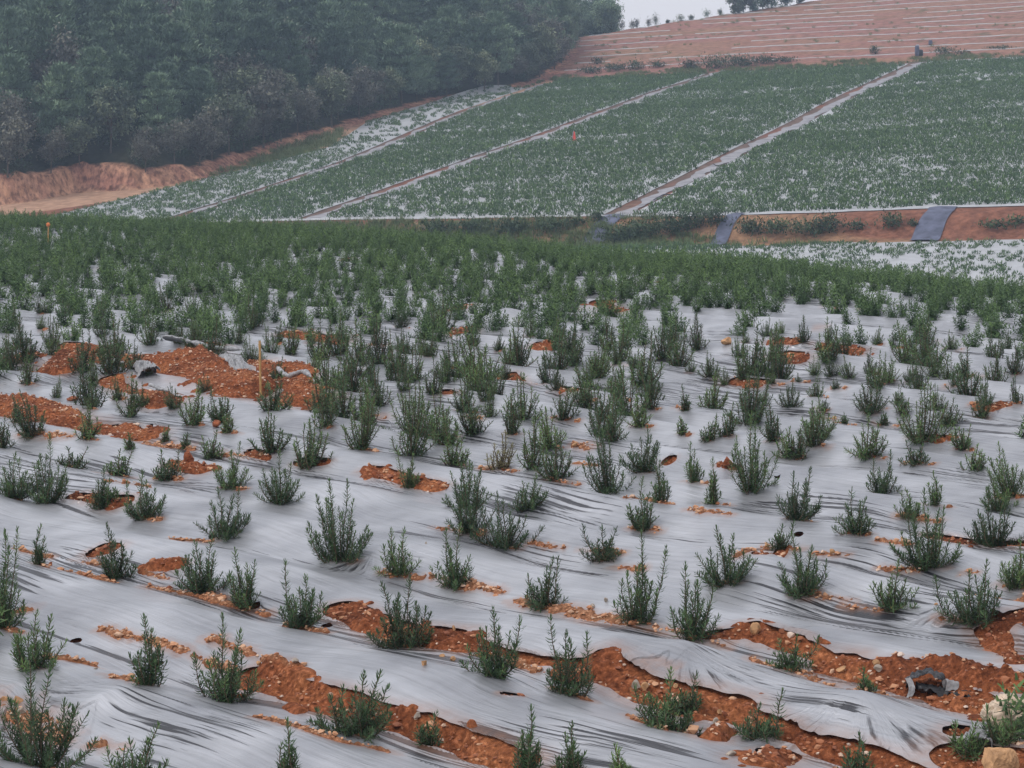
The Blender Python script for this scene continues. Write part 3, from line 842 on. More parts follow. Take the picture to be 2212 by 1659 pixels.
# labels: look first, then a place one can count out in the photograph
def band_labels(items, noun, look, step=0.05):
    """items: list of (px, py) ; returns 'look, nth from left among <noun> based N percent up the photo'"""
    hfrac = [1 - py / 1659.0 for _, py in items]
    bands = {}
    for i, hf in enumerate(hfrac):
        bands.setdefault(max(0, int(hf / step)), []).append(i)
    out = [None] * len(items)
    for b, ids in bands.items():
        ids.sort(key=lambda i: items[i][0])
        for r_, i in enumerate(ids):
            place = 'at the bottom edge' if b == 0 else '%s percent up photo' % cardw(int(round((b + 0.51) * step * 100)))
            out[i] = '%s, %s from left among %s %s' % (look[i], NTH[r_], noun, place)
    return out
looks = []
for p in PL:
    hm, wm = p['hm'], p['wm']
    size = 'tall' if hm > 0.44 else ('small' if hm < 0.24 else ('low' if hm < 0.3 else 'knee-high'))
    form = 'narrow' if wm < 0.5 * hm else ('spreading' if wm > 1.05 * hm else 'bushy')
    col = 'dry brown' if p['dry'] else ('fresh green' if p['lt'] > .15 else ('green' if p['lt'] > .04 else 'dark green'))
    p['size'] = size
    looks.append('%s %s %s rosemary' % (size, form, col))
labs = band_labels([(p['px'], p['py']) for p in PL], 'plants rooted', looks)

variants = []
for k in range(14):
    sg, lg = rosemary(900 + k, 0.42, 0.22 + 0.022 * k, None, 1)
    variants.append((sg, lg, []))
for i, p in enumerate(PL):
    z = float(near_z(p['x'], p['y'])) - 0.005
    own = p['y'] < 21 or p['topm'] or p['dry']
    root = empty('rosemary_plant', (p['x'], p['y'], z), 0.0)
    if own:
        lod = 0 if p['y'] < 17.5 else 1
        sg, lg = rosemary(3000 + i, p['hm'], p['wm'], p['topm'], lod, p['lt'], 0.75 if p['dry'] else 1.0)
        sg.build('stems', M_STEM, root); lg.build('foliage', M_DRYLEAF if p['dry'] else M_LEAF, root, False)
    else:
        q = int(np.clip((p['wm'] / p['hm'] - 0.5) / 0.7 * 13 + (hash(i * 7919) % 3 - 1), 0, 13))
        sg, lg, cache = variants[q]
        if not cache:
            a = sg.build('stems', M_STEM, root); b = lg.build('foliage', M_LEAF, root, False)
            cache += [a, b]
        else:
            for src in cache:
                c = src.copy(); COL.objects.link(c); c.parent = root
        root.rotation_euler = (0, 0, (i * 2.399) % 6.283)
        root.scale = (p['hm'] / 0.42,) * 3
    tag(root, labs[i], 'plant', 'rosemary plants growing through the mulch film')

# ---- everything else planted: one object
CROP = Geo()
lod2 = []
for k in range(10):
    sg, lg = rosemary(1200 + k, 0.42, 0.24 + 0.025 * k, None, 2)
    lod2.append(lg.arrays())
def place_batch(geo, protos, xs, ys, zs_, hs, tints, rg):
    pick = rg.integers(0, len(protos), len(xs))
    ang = rg.uniform(0, 2 * PI, len(xs))
    for q, (v, f, t) in enumerate(protos):
        ii = np.nonzero(pick == q)[0]
        if not len(ii): continue
        c, s = np.cos(ang[ii])[:, None], np.sin(ang[ii])[:, None]
        sc = hs[ii][:, None]
        VX = (v[None, :, 0] * c - v[None, :, 1] * s) * sc + xs[ii][:, None]
        VY = (v[None, :, 0] * s + v[None, :, 1] * c) * sc + ys[ii][:, None]
        VZ = v[None, :, 2] * sc + zs_[ii][:, None]
        n = v.shape[0]
        ff = f[None] + (np.arange(len(ii)) * n)[:, None, None]
        tt = np.clip(t[None] + tints[ii][:, None], 0, 1)
        geo.add(np.stack([VX, VY, VZ], -1).reshape(-1, 3), ff.reshape(-1, 4), tt.reshape(-1))
rest = A2[rest_mask]
rh = rgp.uniform(0.85, 1.25, len(rest)) * np.interp(rest[:, 1], [25, 45], [0.88, 0.84])
place_batch(CROP, lod2, rest[:, 0], rest[:, 1], az[rest_mask], rh, 0.08 + 0.10 * vn(rest[:, 0] * .2, rest[:, 1] * .1, 3) + rgp.normal(size=len(rest)) * .05, rgp)

# ------------------------------------------------------------------ the valley and the far slope
def st(x, y): return 0.932 * x - 0.363 * y, 0.363 * x + 0.932 * y
def xy(s, t): return 0.932 * s + 0.363 * t, -0.363 * s + 0.932 * t
def plane_z(s, t): return ZC - 21.3 + 0.0417 * s + 0.1107 * t + 0.04 * np.maximum(0, t - 240)

def plane_hit(px, py):
    out = []
    for a, b in zip(px, py):
        ys = np.linspace(95, 420, 6000)
        x = (a - CX) / F * ys
        s, t = st(x, ys)
        d = plane_z(s, t) - (ZC - (b - HY) / F * ys)
        i = np.argmax(d > 0) if (d > 0).any() else len(ys) - 1
        out.append((x[i], ys[i]))
    return np.array(out)
FB = [(-500,478),(0,443),(67,433),(167,413),(300,405),(433,385),(550,345),(680,303),(737,287),(800,268),(960,215),(1085,197),(1180,172),(1232,142),(1250,112),(1225,92),(1207,76),(1331,69)]
FBW = plane_hit([p[0] for p in FB], [p[1] for p in FB])
e = FBW[-1]
POLY = np.vstack([FBW, [[e[0] * 1.6, 480], [-260, 480], [-260, 150], [FBW[0][0] - 20, FBW[0][1] - 15]]])
cuth = np.interp([p[0] for p in FB], [-500, 200, 300, 430, 600, 800, 2000], [2.0, 2.0, 1.4, .9, .5, .15, .1])

def forest_sd(x, y):
    """distance inside the forest polygon (positive) or outside (negative), and the height of the cut"""
    x = np.asarray(x, float); y = np.asarray(y, float)
    shp = x.shape; x = x.ravel(); y = y.ravel()
    d = np.full(x.shape, 1e9); ch = np.zeros(x.shape); inside = np.zeros(x.shape, bool)
    n = len(POLY)
    for i in range(n):
        a, b = POLY[i], POLY[(i + 1) % n]
        if i < len(FB):
            dd = seg_dist(x, y, a, b)
            c = (cuth[i] + cuth[min(i + 1, len(FB) - 1)]) / 2
            up = dd < d
            ch = np.where(up, c, ch); d = np.minimum(d, dd)
        cond = (a[1] > y) != (b[1] > y)
        xi = (b[0] - a[0]) * (y - a[1]) / (b[1] - a[1] + 1e-12) + a[0]
        inside ^= cond & (x < xi)
    d = np.where(inside, d, -d)
    return d.reshape(shp), ch.reshape(shp)

T_END = lambda s: 287 + (s + 96) * 1.23
TER = 6.0
def far_z(s, t, full=False):
    s = np.asarray(s, float); t = np.asarray(t, float)
    x, y = xy(s, t)
    z = plane_z(s, t) + 0.35 * fbm(s * .03, t * .03, 81, 2) + 0.03 * fbm(s * .8, t * .8, 83, 2)
    # terraces above the field
    q = np.maximum(0, t - 242)
    fr = (q / TER) % 1.0
    stair = np.where(fr < 0.72, fr / 0.72 * 1.0, 1.0) - fr          # riser, then flat bench
    z = z + np.where(t > 242, 0.66 * stair * sm(t, 242, 246), 0)
    te = T_END(s)
    z = z - 0.16 * np.maximum(0, t - te) - 0.0
    # bank and lower bench
    tb = 136.3 + 0.3 * fbm(s * .15, 0 * s, 85, 2)
    zt = plane_z(s, tb)
    low = sm(tb - t, 0.0, 4.6) * (1.55 + 0.25 * fbm(s * .2, t * .2, 86, 2)) + 0.02 * np.maximum(0, tb - 4.6 - t)
    z = np.where(t < tb, zt - low - 0.055 * np.maximum(0, -(s + 55)) * sm(tb - t, 0, 4.6), z)
    d, ch = forest_sd(x, y)
    rise = sm(d, 0, 1.3) * ch * (1 + 0.2 * fbm(x * .6, y * .6, 87, 2) + 0.16 * sm(d, .2, 1) * fbm(t * 1.1, s * .3, 88, 2)) + 0.36 * np.maximum(0, d - 1.0)
    z = z + np.where(d > 0, rise, 0)
    if full: return z, d, x, y, tb, te
    return z
def far_z_xy(x, y):
    s, t = st(x, y)
    return far_z(s, t)

sg_ = np.concatenate([np.arange(-330, -150, 2.0), np.arange(-150, 40, 0.42), np.arange(40, 120, 2.0)])
tg_ = np.concatenate([np.arange(84, 128, 0.8), np.arange(128, 140, 0.22), np.arange(140, 240, 0.6), np.arange(240, 325, 0.3), np.arange(325, 470, 2.0)])
T, S = np.meshgrid(tg_, sg_, indexing='ij')
Z, FD, XF, YF, TB, TE = far_z(S, T, True)
nz1 = fbm(S * .06, T * .3, 95, 3); nz2 = fbm(XF * .8, YF * .8, 96, 3)
red = np.array([0.22, 0.10, 0.065]); tan = np.array([0.42, 0.26, 0.175]); pink = np.array([0.30, 0.15, 0.12])
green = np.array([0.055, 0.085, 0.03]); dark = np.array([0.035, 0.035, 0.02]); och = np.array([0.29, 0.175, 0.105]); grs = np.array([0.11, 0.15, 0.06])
def lerp(a, b, t): return a + (b - a) * np.clip(t, 0, 1)[..., None]
zone = np.zeros(S.shape + (3,)) + red
zone = lerp(zone, lerp(pink + 0 * zone, och + 0 * zone, nz1 * .9 + .25), (T > 240) * 1.0)
zone = lerp(zone, green + 0 * zone, sm(nz2, .35, .6) * (T > 240) * .55)
bankc = lerp(lerp(och + 0 * zone, red + 0 * zone, sm(fbm(S * .08, T * .3, 97, 2) + (S + 30) * .035, 0.05, .5)), green + 0 * zone, sm(fbm(S * .22, T * .35, 98, 3) - (S + 44) * .05 + (TB - T - 2.2) * .22, 0.25, .65) * .9)
zone = np.where((T < TB)[..., None], bankc, zone)
zone = np.where((T < TB - 4.8)[..., None], lerp(red + 0 * zone, green + 0 * zone, .7 + 0 * S), zone)
for fs_ in ((lambda t: np.interp(t, [130, 169, 230, 245], [-80.3, -81.3, -87.5, -88.6])), (lambda t: -68.65 + 0 * t), (lambda t: -46.2 + 0 * t)):
    trk = sm(np.abs(S - fs_(T)), 1.6, 1.0) * (T > TB) * (T < 241) * sm(vn(S * 1.2, T * .35, 44), .15, .5)
    zone = lerp(zone, np.array([0.15, 0.115, 0.095]) + 0 * zone, trk * .8)
pxf = CX + F * XF / YF
zone = np.where((FD > -7)[..., None] & (FD <= 0)[..., None] & (T < 240)[..., None], lerp(tan + 0 * zone, lerp(grs + 0 * zone, tan + 0 * zone, sm(nz2, .1, .6)), (sm(pxf, 440, 520) * (pxf < 730)) * 1.0), zone)
cutc = lerp(np.array([0.30, 0.15, 0.11]) + 0 * zone, np.array([0.42, 0.24, 0.16]) + 0 * zone, sm(vn(T * 1.3, S * .15, 99) * .6 + vn(T * .25, S * .6, 94) * .4, .35, .7))
zone = np.where(((FD > 0) & (FD < 1.6))[..., None], cutc, zone)
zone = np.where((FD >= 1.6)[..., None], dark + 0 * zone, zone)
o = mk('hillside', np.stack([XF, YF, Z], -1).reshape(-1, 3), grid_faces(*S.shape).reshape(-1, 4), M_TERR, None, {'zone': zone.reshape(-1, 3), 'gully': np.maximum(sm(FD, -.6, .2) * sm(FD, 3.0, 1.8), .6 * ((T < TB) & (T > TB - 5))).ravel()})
tag(o, kind='structure')

# ---- film panels between the service tracks
def sC(t): return np.interp(t, [130, 169, 230, 245], [-80.3, -81.3, -87.5, -88.6])
def sA(t): return -46.2 + 0 * t
def sB(t): return -68.65 + 0 * t
def s_left(t):
    x = np.full(np.shape(t), 0.0)
    return np.interp(t, [130, 147, 165, 181, 198, 222, 236], [-94, -93, -90.7, -88.2, -92.5, -94.5, -90.0])
def ribbon(name, fs0, fs1, t0, t1, mat, lift=0.03, ns=12, dt=0.5, crown=0.0, noise_=0.0, parent=None):
    ts = np.arange(t0, t1 + dt, dt)
    a = fs0(ts) + noise_ * fbm(ts * .5, ts * 0, 7, 2); b = fs1(ts) + noise_ * fbm(ts * .5, ts * 0 + 9, 8, 2)
    w = np.linspace(0, 1, ns)
    SS = a[:, None] * (1 - w) + b[:, None] * w; TT = np.broadcast_to(ts[:, None], SS.shape)
    zz = far_z(SS, TT) + lift + crown * np.sin(PI * w)[None]
    x, y = xy(SS, TT)
    return mk(name, np.stack([x, y, zz], -1).reshape(-1, 3), grid_faces(*SS.shape).reshape(-1, 4), mat, parent)
panels = [(lambda t: s_left(t), lambda t: sC(t) - 0.8, 140, 232, 'leftmost film covered field panel, narrow and whitish, against the forest edge'),
          (lambda t: sC(t) + 0.7, lambda t: sB(t) - 0.8, 137, 237.5, 'film covered field panel between the forest side track and the middle track'),
          (lambda t: sB(t) + 0.8, lambda t: sA(t) - 0.9, 137, 239, 'film covered field panel between the middle track and the wide grey track'),
          (lambda t: sA(t) + 1.0, lambda t: 22 + 0 * t, 136.6, 240, 'rightmost film covered field panel, right of the wide grey lined track')]
for a, b, t0, t1, lab in panels:
    tag(ribbon('field_panel_film', a, b, t0, t1, M_PANEL, 0.05, 60, 0.6), lab, 'plastic film', 'film covered panels of the far field')

rgf = np.random.default_rng(55)
for nm, fs, w, t0, t1, lab in (('track_liner', lambda t: sC(t), .45, 141, 236, 'narrow pale liner running up the leftmost field track'),
                               ('track_liner', lambda t: sB(t) + .1, .5, 137, 241, 'grey liner of the middle track, passing the red marker cone'),
                               ('track_liner', lambda t: sA(t) + .15, .62, 136, 240, 'broad grey lined channel, rightmost and widest of the three field tracks')):
    tag(ribbon(nm, (lambda t, fs=fs, w=w: fs(t) - w * .5), (lambda t, fs=fs, w=w: fs(t) + w * 1.15), t0, t1, M_LINER, 0.06, 8, 0.5, -0.02, 0.5), lab, 'ditch liner', 'lined tracks up the far field')

# tarps lying down the bank
def s_at(px, t):
    x = (px - CX) / F
    # find s with x/y = given ratio at this t
    s = np.linspace(-140, 40, 4000); xx, yy = xy(s, np.full(s.shape, t))
    return float(np.interp(x, (xx / yy), s))
def tarp(name, pxt, pxb, w, t0, t1, lab):
    st_, sb_ = s_at(pxt, 136.5), s_at(pxb, 131.5)
    f0 = lambda t: np.interp(t, [131.5, 136.5], [sb_, st_])
    o = ribbon(name, lambda t: f0(t) - w / 2, lambda t: f0(t) + w / 2, t0, t1, M_TARP, 0.08, 14, 0.2, 0.05, 0.12)
    tag(o, lab, 'tarp', 'blue grey tarps on the bank')
tarp('channel_tarp', 1325, 1262, 1.5, 130.6, 137.4, 'crumpled grey blue tarp where the wide track spills down the bushy bank')
tarp('channel_tarp', 1588, 1545, 1.0, 129.8, 137.0, 'narrow blue grey tarp strip between bushes on the bank, middle of three')
tarp('channel_tarp', 2035, 1990, 1.7, 131.5, 137.0, 'clean rectangular blue grey tarp on the bare red bank at right')

# white film lip along the foot of the far field
def lip(name, t_of_s, s0, s1, mat, lab, group=None, hgt=0.14, wid=0.3, gaps=0.0, seed=0):
    ss = np.arange(s0, s1, 0.35)
    if len(ss) < 4: return
    prof = np.array([(-.5, 0.0), (-.25, .8), (0, 1.0), (.3, .7), (.5, 0.0)])
    tt = t_of_s(ss)
    hn = hgt * (0.6 + 0.8 * vn(ss * .9, ss * 0 + seed, 21 + seed))
    SS = np.repeat(ss[:, None], 5, 1); TT = tt[:, None] + prof[None, :, 0] * wid * (0.7 + .6 * vn(ss * 1.7, ss * 0, seed + 5))[:, None]
    zz = far_z(SS, TT) + 0.04 + prof[None, :, 1] * hn[:, None]
    x, y = xy(SS, TT)
    f = grid_faces(*SS.shape)
    if gaps > 0:
        k = vn(ss[:-1] * .12, ss[:-1] * 0 + seed * 3.7, 31) > gaps
        f = f[k]
    if len(f) < 3: return
    o = mk(name, np.stack([x, y, zz], -1).reshape(-1, 3), f.reshape(-1, 4), mat)
    tag(o, lab, 'plastic film', group)
    return o
lip('film_edge', lambda s: 136.9 + 0.25 * fbm(s * .3, 0 * s, 3, 2), -78, 20, M_PANEL, 'white film edge running along the top of the bank below the far field', None, .10, .26)
nt_ = 0
for k in range(1, 26):
    t0 = 242 + TER * k - 0.75
    if t0 > 340: break
    # left end at the forest, right end outside the frame
    ssw = np.arange(-112, 20, 0.5)
    xx, yy = xy(ssw, np.full(ssw.shape, t0 + 0.0))
    okk = (forest_sd(xx, yy)[0] < -0.3) & (t0 < T_END(ssw) + 1.0)
    if okk.sum() < 10: continue
    sa = ssw[okk][0]
    nt_ += 1
    lip('terrace_film_line', lambda s, t0=t0: t0 + 0.7 * fbm(s * .05, 0 * s + k, 13, 2), sa, 15, M_PANEL,
        'thin white film line across the red terraced slope, %s line up from the far field' % NTH[nt_ - 1], 'white film lines along the terraces', .08, .16, 0.30 if k < 9 else 0.12, k)

# ---- far crops
def far_tuft(seed, n=44, hh=0.5, ww=0.64):
    rg = np.random.default_rng(seed)
    r = np.sqrt(rg.random(n)) * ww / 2; az_ = rg.uniform(0, 2 * PI, n)
    zt = rg.uniform(0.0, 0.72, n) * hh * (1 - 0.45 * (r / (ww / 2)) ** 2)
    P = np.stack([r * np.cos(az_), r * np.sin(az_), zt], 1)
    D = nrm(np.stack([np.cos(az_) * .5, np.sin(az_) * .5, np.full(n, 1.0)], 1) + rg.normal(size=(n, 3)) * .25)
    lv, lf, k = leaves_geo(P, D, rg.uniform(.12, .2, n), rg.uniform(.055, .09, n), True, rg)
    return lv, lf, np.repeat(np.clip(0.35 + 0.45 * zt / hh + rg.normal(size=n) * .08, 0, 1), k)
tufts = [far_tuft(400 + k) for k in range(8)]
fs_, ft_ = [], []
for k, t in enumerate(np.arange(137.6, 239.4, 1.05)):
    s = np.arange(-95, 16, 0.53); s = s + rgf.uniform(0, .5) + rgf.normal(size=s.shape) * 0.04
    tt = t + 0.06 * rgf.normal(size=s.shape) + 0.3 * fbm(s * .05, s * 0, 3, 1)
    fs_.append(s); ft_.append(tt)
fs_ = np.concatenate(fs_); ft_ = np.concatenate(ft_)
fx, fy = xy(fs_, ft_)
band_ = .6 * fbm(fs_ * .035, ft_ * .35, 77, 2) + .5 * fbm(fs_ * .25, ft_ * .5, 78, 2)
pgap = np.interp(band_, [-1, 0.05, 0.3, 0.6], [0.01, 0.03, 0.08, 0.28])
pgap = pgap + 0.10 * sm(ft_, 160, 137) + np.where(fs_ < sC(ft_), 0.15 + 0.35 * sm(ft_, 178, 188), 0)
ok = (rgf.random(len(fs_)) > pgap) & (fs_ > s_left(ft_) + .2) & (np.abs(fs_ - sC(ft_) - .1) > 0.9) & (np.abs(fs_ - sB(ft_) - .15) > 1.0) & (np.abs(fs_ - sA(ft_) - .2) > 1.2)
ok &= (fx / fy < 0.265) & (fx / fy > -0.27)
fs_, ft_, fx, fy, band_ = fs_[ok], ft_[ok], fx[ok], fy[ok], band_[ok]
hs = rgf.uniform(0.8, 1.2, len(fs_)) * np.interp(band_, [-1, 0, .6], [1.15, 1.0, .72]) * np.where(fs_ < sC(ft_), .8, 1.0)
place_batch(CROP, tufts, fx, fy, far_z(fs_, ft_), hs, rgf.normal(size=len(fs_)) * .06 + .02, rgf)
# lower bench on the right
bs, bt = np.meshgrid(np.arange(-60, 10, 0.78), np.arange(104, 130.4, 1.35))
bs = bs.ravel() + rgf.normal(size=bs.size) * .06; bt = bt.ravel() + rgf.normal(size=bt.size) * .06
bx, by = xy(bs, bt)
left = bs < -38 + (130.4 - bt) * .6
ok = ((rgf.random(len(bs)) > 0.1) & (bx / by < 0.27) & (bx / by > 0.02) & (left | (rgf.random(len(bs)) > 0.12)))
bs, bt, bx, by = bs[ok], bt[ok], bx[ok], by[ok]
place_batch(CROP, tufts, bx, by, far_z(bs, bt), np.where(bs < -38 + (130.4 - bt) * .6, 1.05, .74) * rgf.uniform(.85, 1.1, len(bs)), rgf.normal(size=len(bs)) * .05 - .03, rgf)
tag(ribbon('bench_film', lambda t: -62 + 0 * t, lambda t: 14 + 0 * t, 103, 130.6, M_PANEL, 0.04, 120, 0.5), 'whitish film over the low field bench below the red bank at right', 'plastic film')
o = CROP.build('rosemary_crop', M_LEAF, None, False)
tag(o, 'dense rows of rosemary beyond the nearest plants, over the crest and far slope', 'crop', None, 'stuff')
print('crop faces', len(o.data.polygons))

# ------------------------------------------------------------------ trees
def crown(seed, kind, h, w):
    """leaf clumps through the crown volume; returns leaf arrays and branch pieces"""
    rg = np.random.default_rng(seed)
    P, D, Lh, W, Tn = [], [], [], [], []
    BR = Geo()
    lean = rg.normal(size=2) * 0.04 * h
    trunk = np.array([(0, 0, -0.3), (lean[0] * .3, lean[1] * .3, h * .35), (lean[0] * .8, lean[1] * .6, h * .7), (lean[0], lean[1], h * .95)])
    tv, tf = tube(trunk, [h * .016, h * .012, h * .007, h * .002], 6); BR.add(tv, tf, .5)
    clumps = []
    if kind == 'pine':
        nl = rg.integers(7, 10)
        for l in range(nl):
            f = 0.22 + 0.75 * l / (nl - 1)
            rad = w / 2 * (np.interp(f, [.2, .4, .65, .85, 1], [.75, 1, .85, .55, .16])) * rg.uniform(.85, 1.12)
            nb = rg.integers(5, 8)
            for b in range(nb):
                a = b * 2 * PI / nb + l * .7 + rg.normal() * .25
                rr = rad * rg.uniform(.7, 1.08)
                c0 = np.array([lean[0] * f, lean[1] * f, h * f])
                tip = c0 + np.array([rr * math.cos(a), rr * math.sin(a), rr * rg.uniform(.02, .35)])
                bv, bf = tube(np.array([c0, (c0 + tip) / 2 + [0, 0, -.04 * rr], tip]), [h * .005, h * .004, h * .001], 4); BR.add(bv, bf, .5)
                for q in (.45, .72, 1.0):
                    c = c0 + (tip - c0) * q
                    clumps.append((c + rg.normal(size=3) * .12, .16 * w * rg.uniform(.55, .85), .5, f))
    else:
        nm = 34 if kind == 'broad' else 26
        for b in range(nm):
            v_ = nrm(rg.normal(size=3)); q = rg.uniform(.45, 1.0) ** .6
            c = np.array([v_[0] * w / 2 * q * .82, v_[1] * w / 2 * q * .82, h * (.58 if kind != 'low' else .42) + v_[2] * h * (.36 if kind != 'low' else .42) * q]) + np.array([lean[0], lean[1], 0]) * .6
            c0 = np.array([lean[0] * .4, lean[1] * .4, h * rg.uniform(.25, .55)])
            bv, bf = tube(np.array([c0, (c0 + c) / 2, c]), [h * .006, h * .004, h * .001], 4); BR.add(bv, bf, .5)
            clumps.append((c, .17 * w * rg.uniform(.7, 1.15), .75, c[2] / h))
    per = 52 if kind == 'pine' else 150
    for (c, r_, flat, f) in clumps:
        v_ = rg.normal(size=(per, 3)) * [1, 1, flat] * r_ * .62
        P.append(c + v_)
        if kind == 'pine': D.append(nrm(v_ * [1, 1, .5] + [0, 0, r_ * .9] + rg.normal(size=(per, 3)) * r_ * .35))
        else: D.append(nrm(rg.normal(size=(per, 3)) + [0, 0, .2]))
        base = rg.uniform(.12, .8)
        Tn.append(base + rg.normal(size=per) * .12)
    P, D, Tn = np.vstack(P), np.vstack(D), np.concatenate(Tn)
    n = len(P)
    Lh = rg.uniform(.2, .36, n) if kind == 'pine' else rg.uniform(.15, .26, n); W = rg.uniform(.08, .14, n) if kind == 'pine' else rg.uniform(.11, .18, n)
    lv, lf, k = leaves_geo(P, D, Lh, W, True, rg)
    return BR, (lv, lf, np.repeat(np.clip(Tn, 0, 1), k))

protos = []
specs = [('pine', 'pine_tree', M_PINE, 7.5, 4.4)] * 5 + [('broad', 'broadleaf_tree', M_BROAD, 6.2, 4.2)] * 3 + [('brown', 'broadleaf_tree', M_BROWN, 6.0, 4.0)] * 3
for k, (kind, nm, m, h, w) in enumerate(specs):
    br, lf = crown(500 + k * 13, kind, h, w)
    protos.append([kind, nm, m, h, br, lf, None])
rgt = np.random.default_rng(77)
cand = []
for _ in range(26000):
    y = rgt.uniform(150, 380); x = rgt.uniform(-0.27, 0.062) * y
    cand.append((x, y))
cand = np.array(cand)
fd, _c = forest_sd(cand[:, 0], cand[:, 1])
cand = cand[fd > 1.2]; fd = fd[fd > 1.2]
o_ = np.argsort(fd); cand = cand[o_]; fd = fd[o_]
cz = far_z_xy(cand[:, 0], cand[:, 1])
cpx, cpy = proj(cand[:, 0], cand[:, 1], cz)
sel = []
for i in range(len(cand)):
    if cpy[i] < -70 or cpx[i] < -60 or cpx[i] > 1345: continue
    sp = 2.6 if fd[i] < 4 else 3.7
    if sel and (((cand[sel] - cand[i]) ** 2).sum(1) < sp * sp).any(): continue
    sel.append(i)
print('trees', len(sel))
sel = np.array(sel)[:300] if len(sel) <= 300 else np.array(sel)
tr_lab, tr_items, tr_obj = [], [], []
ntree = 0
extra = Geo()
order = np.argsort(cand[sel][:, 1])
for rank, i in enumerate(sel[order]):
    x, y = cand[i]
    clus = vn(x * .06 + 3, y * .05, 61)
    pr = rgt.random()
    edge_ = fd[i] < 9
    if pr < (0.35 if edge_ else 0.72) + (clus - .5) * .8: q = rgt.integers(0, 5)
    elif rgt.random() < .5: q = rgt.integers(5, 8)
    else: q = rgt.integers(8, 11)
    sc = rgt.uniform(.68, 1.32) * (0.85 if edge_ else 1.0)
    kind, nm, m, h, br, lf, src = protos[q]
    if rank < 288:
        root = empty(nm, (x, y, cz[i]), rgt.uniform(0, 6.28), sc)
        if src is None:
            a = br.build('trunk', M_BARK, root); b = mk('crown', lf[0], lf[1], m, root, {'tint': lf[2]}, False)
            protos[q][6] = (a, b)
        else:
            for s_ in src:
                c = s_.copy(); COL.objects.link(c); c.parent = root
        hgt = 'tall' if sc > 1.03 else ('small' if sc < .8 else 'medium')
        col = {'pine': 'dark green pine', 'broad': 'olive leafy tree', 'brown': 'brownish leafy tree'}[kind]
        tr_items.append((cpx[i], cpy[i])); tr_lab.append('%s %s' % (hgt, col)); tr_obj.append(root)
        root['group'] = 'trees of the forest hill'; root['category'] = 'tree'
    else:
        place_batch(extra, [lf], np.array([x]), np.array([y]), np.array([cz[i]]), np.array([sc]), np.zeros(1), rgt)
for ob, lab in zip(tr_obj, band_labels(tr_items, 'forest trees based', tr_lab, 0.02)): ob['label'] = lab
if extra.n:
    tag(extra.build('forest', M_PINE, None, False), 'farthest dark green trees high on the forest hill', 'forest', None, 'stuff')
# undergrowth below the trees
ug = Geo()
rgu = np.random.default_rng(88)
uc = cand[(fd > 1.0) & (fd < 30)]
uc = uc[rgu.permutation(len(uc))[:900]]
def bush(seed, n, hh, ww, lw=(.08, .14)):
    rg = np.random.default_rng(seed)
    P = rg.normal(size=(n, 3)) * [ww / 4.4, ww / 4.4, hh / 4.6] + [0, 0, hh * .4]
    P[:, 2] = np.abs(P[:, 2])
    D = nrm(rg.normal(size=(n, 3)) + [0, 0, .5])
    lv, lf, k = leaves_geo(P, D, rg.uniform(.12, .24, n), rg.uniform(*lw, n), True, rg)
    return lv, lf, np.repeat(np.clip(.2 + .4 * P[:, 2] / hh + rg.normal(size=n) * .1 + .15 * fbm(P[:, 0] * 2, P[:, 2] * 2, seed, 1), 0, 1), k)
bushes = [bush(20 + k, 110, 1.4, 2.2) for k in range(5)]
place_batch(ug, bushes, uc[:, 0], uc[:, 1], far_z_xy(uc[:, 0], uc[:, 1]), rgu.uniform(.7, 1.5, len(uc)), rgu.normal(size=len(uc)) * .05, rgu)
tag(ug.build('undergrowth', M_SHRUB, None, False), 'dark bushy undergrowth beneath the trees of the forest hill', 'undergrowth', None, 'stuff')

# skyline trees and shrubs
def far_hit(px, py):
    x, y, h = march([px], [py], far_z_xy, np.linspace(120, 420, 2400))
    return float(x[0]), float(y[0])
def skyline(px, y=None):
    """ground point of the skyline in this column"""
    ys = np.linspace(240, 420, 1800); xs = (px - CX) / F * ys
    z = far_z_xy(xs, ys); pyy = HY + F * (ZC - z) / ys
    i = int(np.argmin(pyy)); return float(xs[i]), float(ys[i]) + .3, float(z[i])
SK = [(245,120,70,'round headed sapling nearest the forest on the skyline','brown'), (360,90,70,'short bushy sapling second from the forest on the skyline','brown'),
      (410,112,60,'leaning dark sapling third from the forest on the skyline','brown'), (540,100,62,'small dark sapling fourth from the forest on the skyline','brown'),
      (615,132,80,'tallest of the loose saplings on the skyline near the forest','broad'), (750,40,40,'tiny shrub on the skyline left of the feathery pair','broad'),
      (890,80,95,'feathery low shrub on the skyline, left of a smaller one','broad'), (1010,66,60,'feathery small shrub left of the dark round bush on the skyline','broad'),
      (1185,95,88,'dark dense round bush alone on the skyline','pine'), (1330,72,50,'slim shrub just right of the dark round bush on the skyline','broad')]
for (c, hh, ww, lab, kind) in SK:
    px = 1296 + .1953 * c
    x, y, z = skyline(px)
    hm, wm = hh * .1953 * y / F, ww * .1953 * y / F
    root = empty('sapling' if hh > 88 else 'shrub', (x, y, z - .05))
    br, lf = crown(int(700 + c), 'brown', hm, wm)
    rr = np.random.default_rng(c)
    v_ = rr.normal(size=(420, 3)) * [wm * .25, wm * .25, hm * .24] + [0, 0, hm * .52]
    lv, lf_, k = leaves_geo(v_, nrm(rr.normal(size=(420, 3))), rr.uniform(.1, .2, 420), rr.uniform(.04, .08, 420), True, rr)
    br.build('trunk', M_BARK, root); mk('crown', lv, lf_, {'brown': M_BROWN, 'broad': M_BROAD, 'pine': M_PINE}[kind], root, {'tint': np.full(len(lv), .35)}, False)
    tag(root, lab, 'tree' if hh > 88 else 'shrub', 'small trees and shrubs along the skyline')
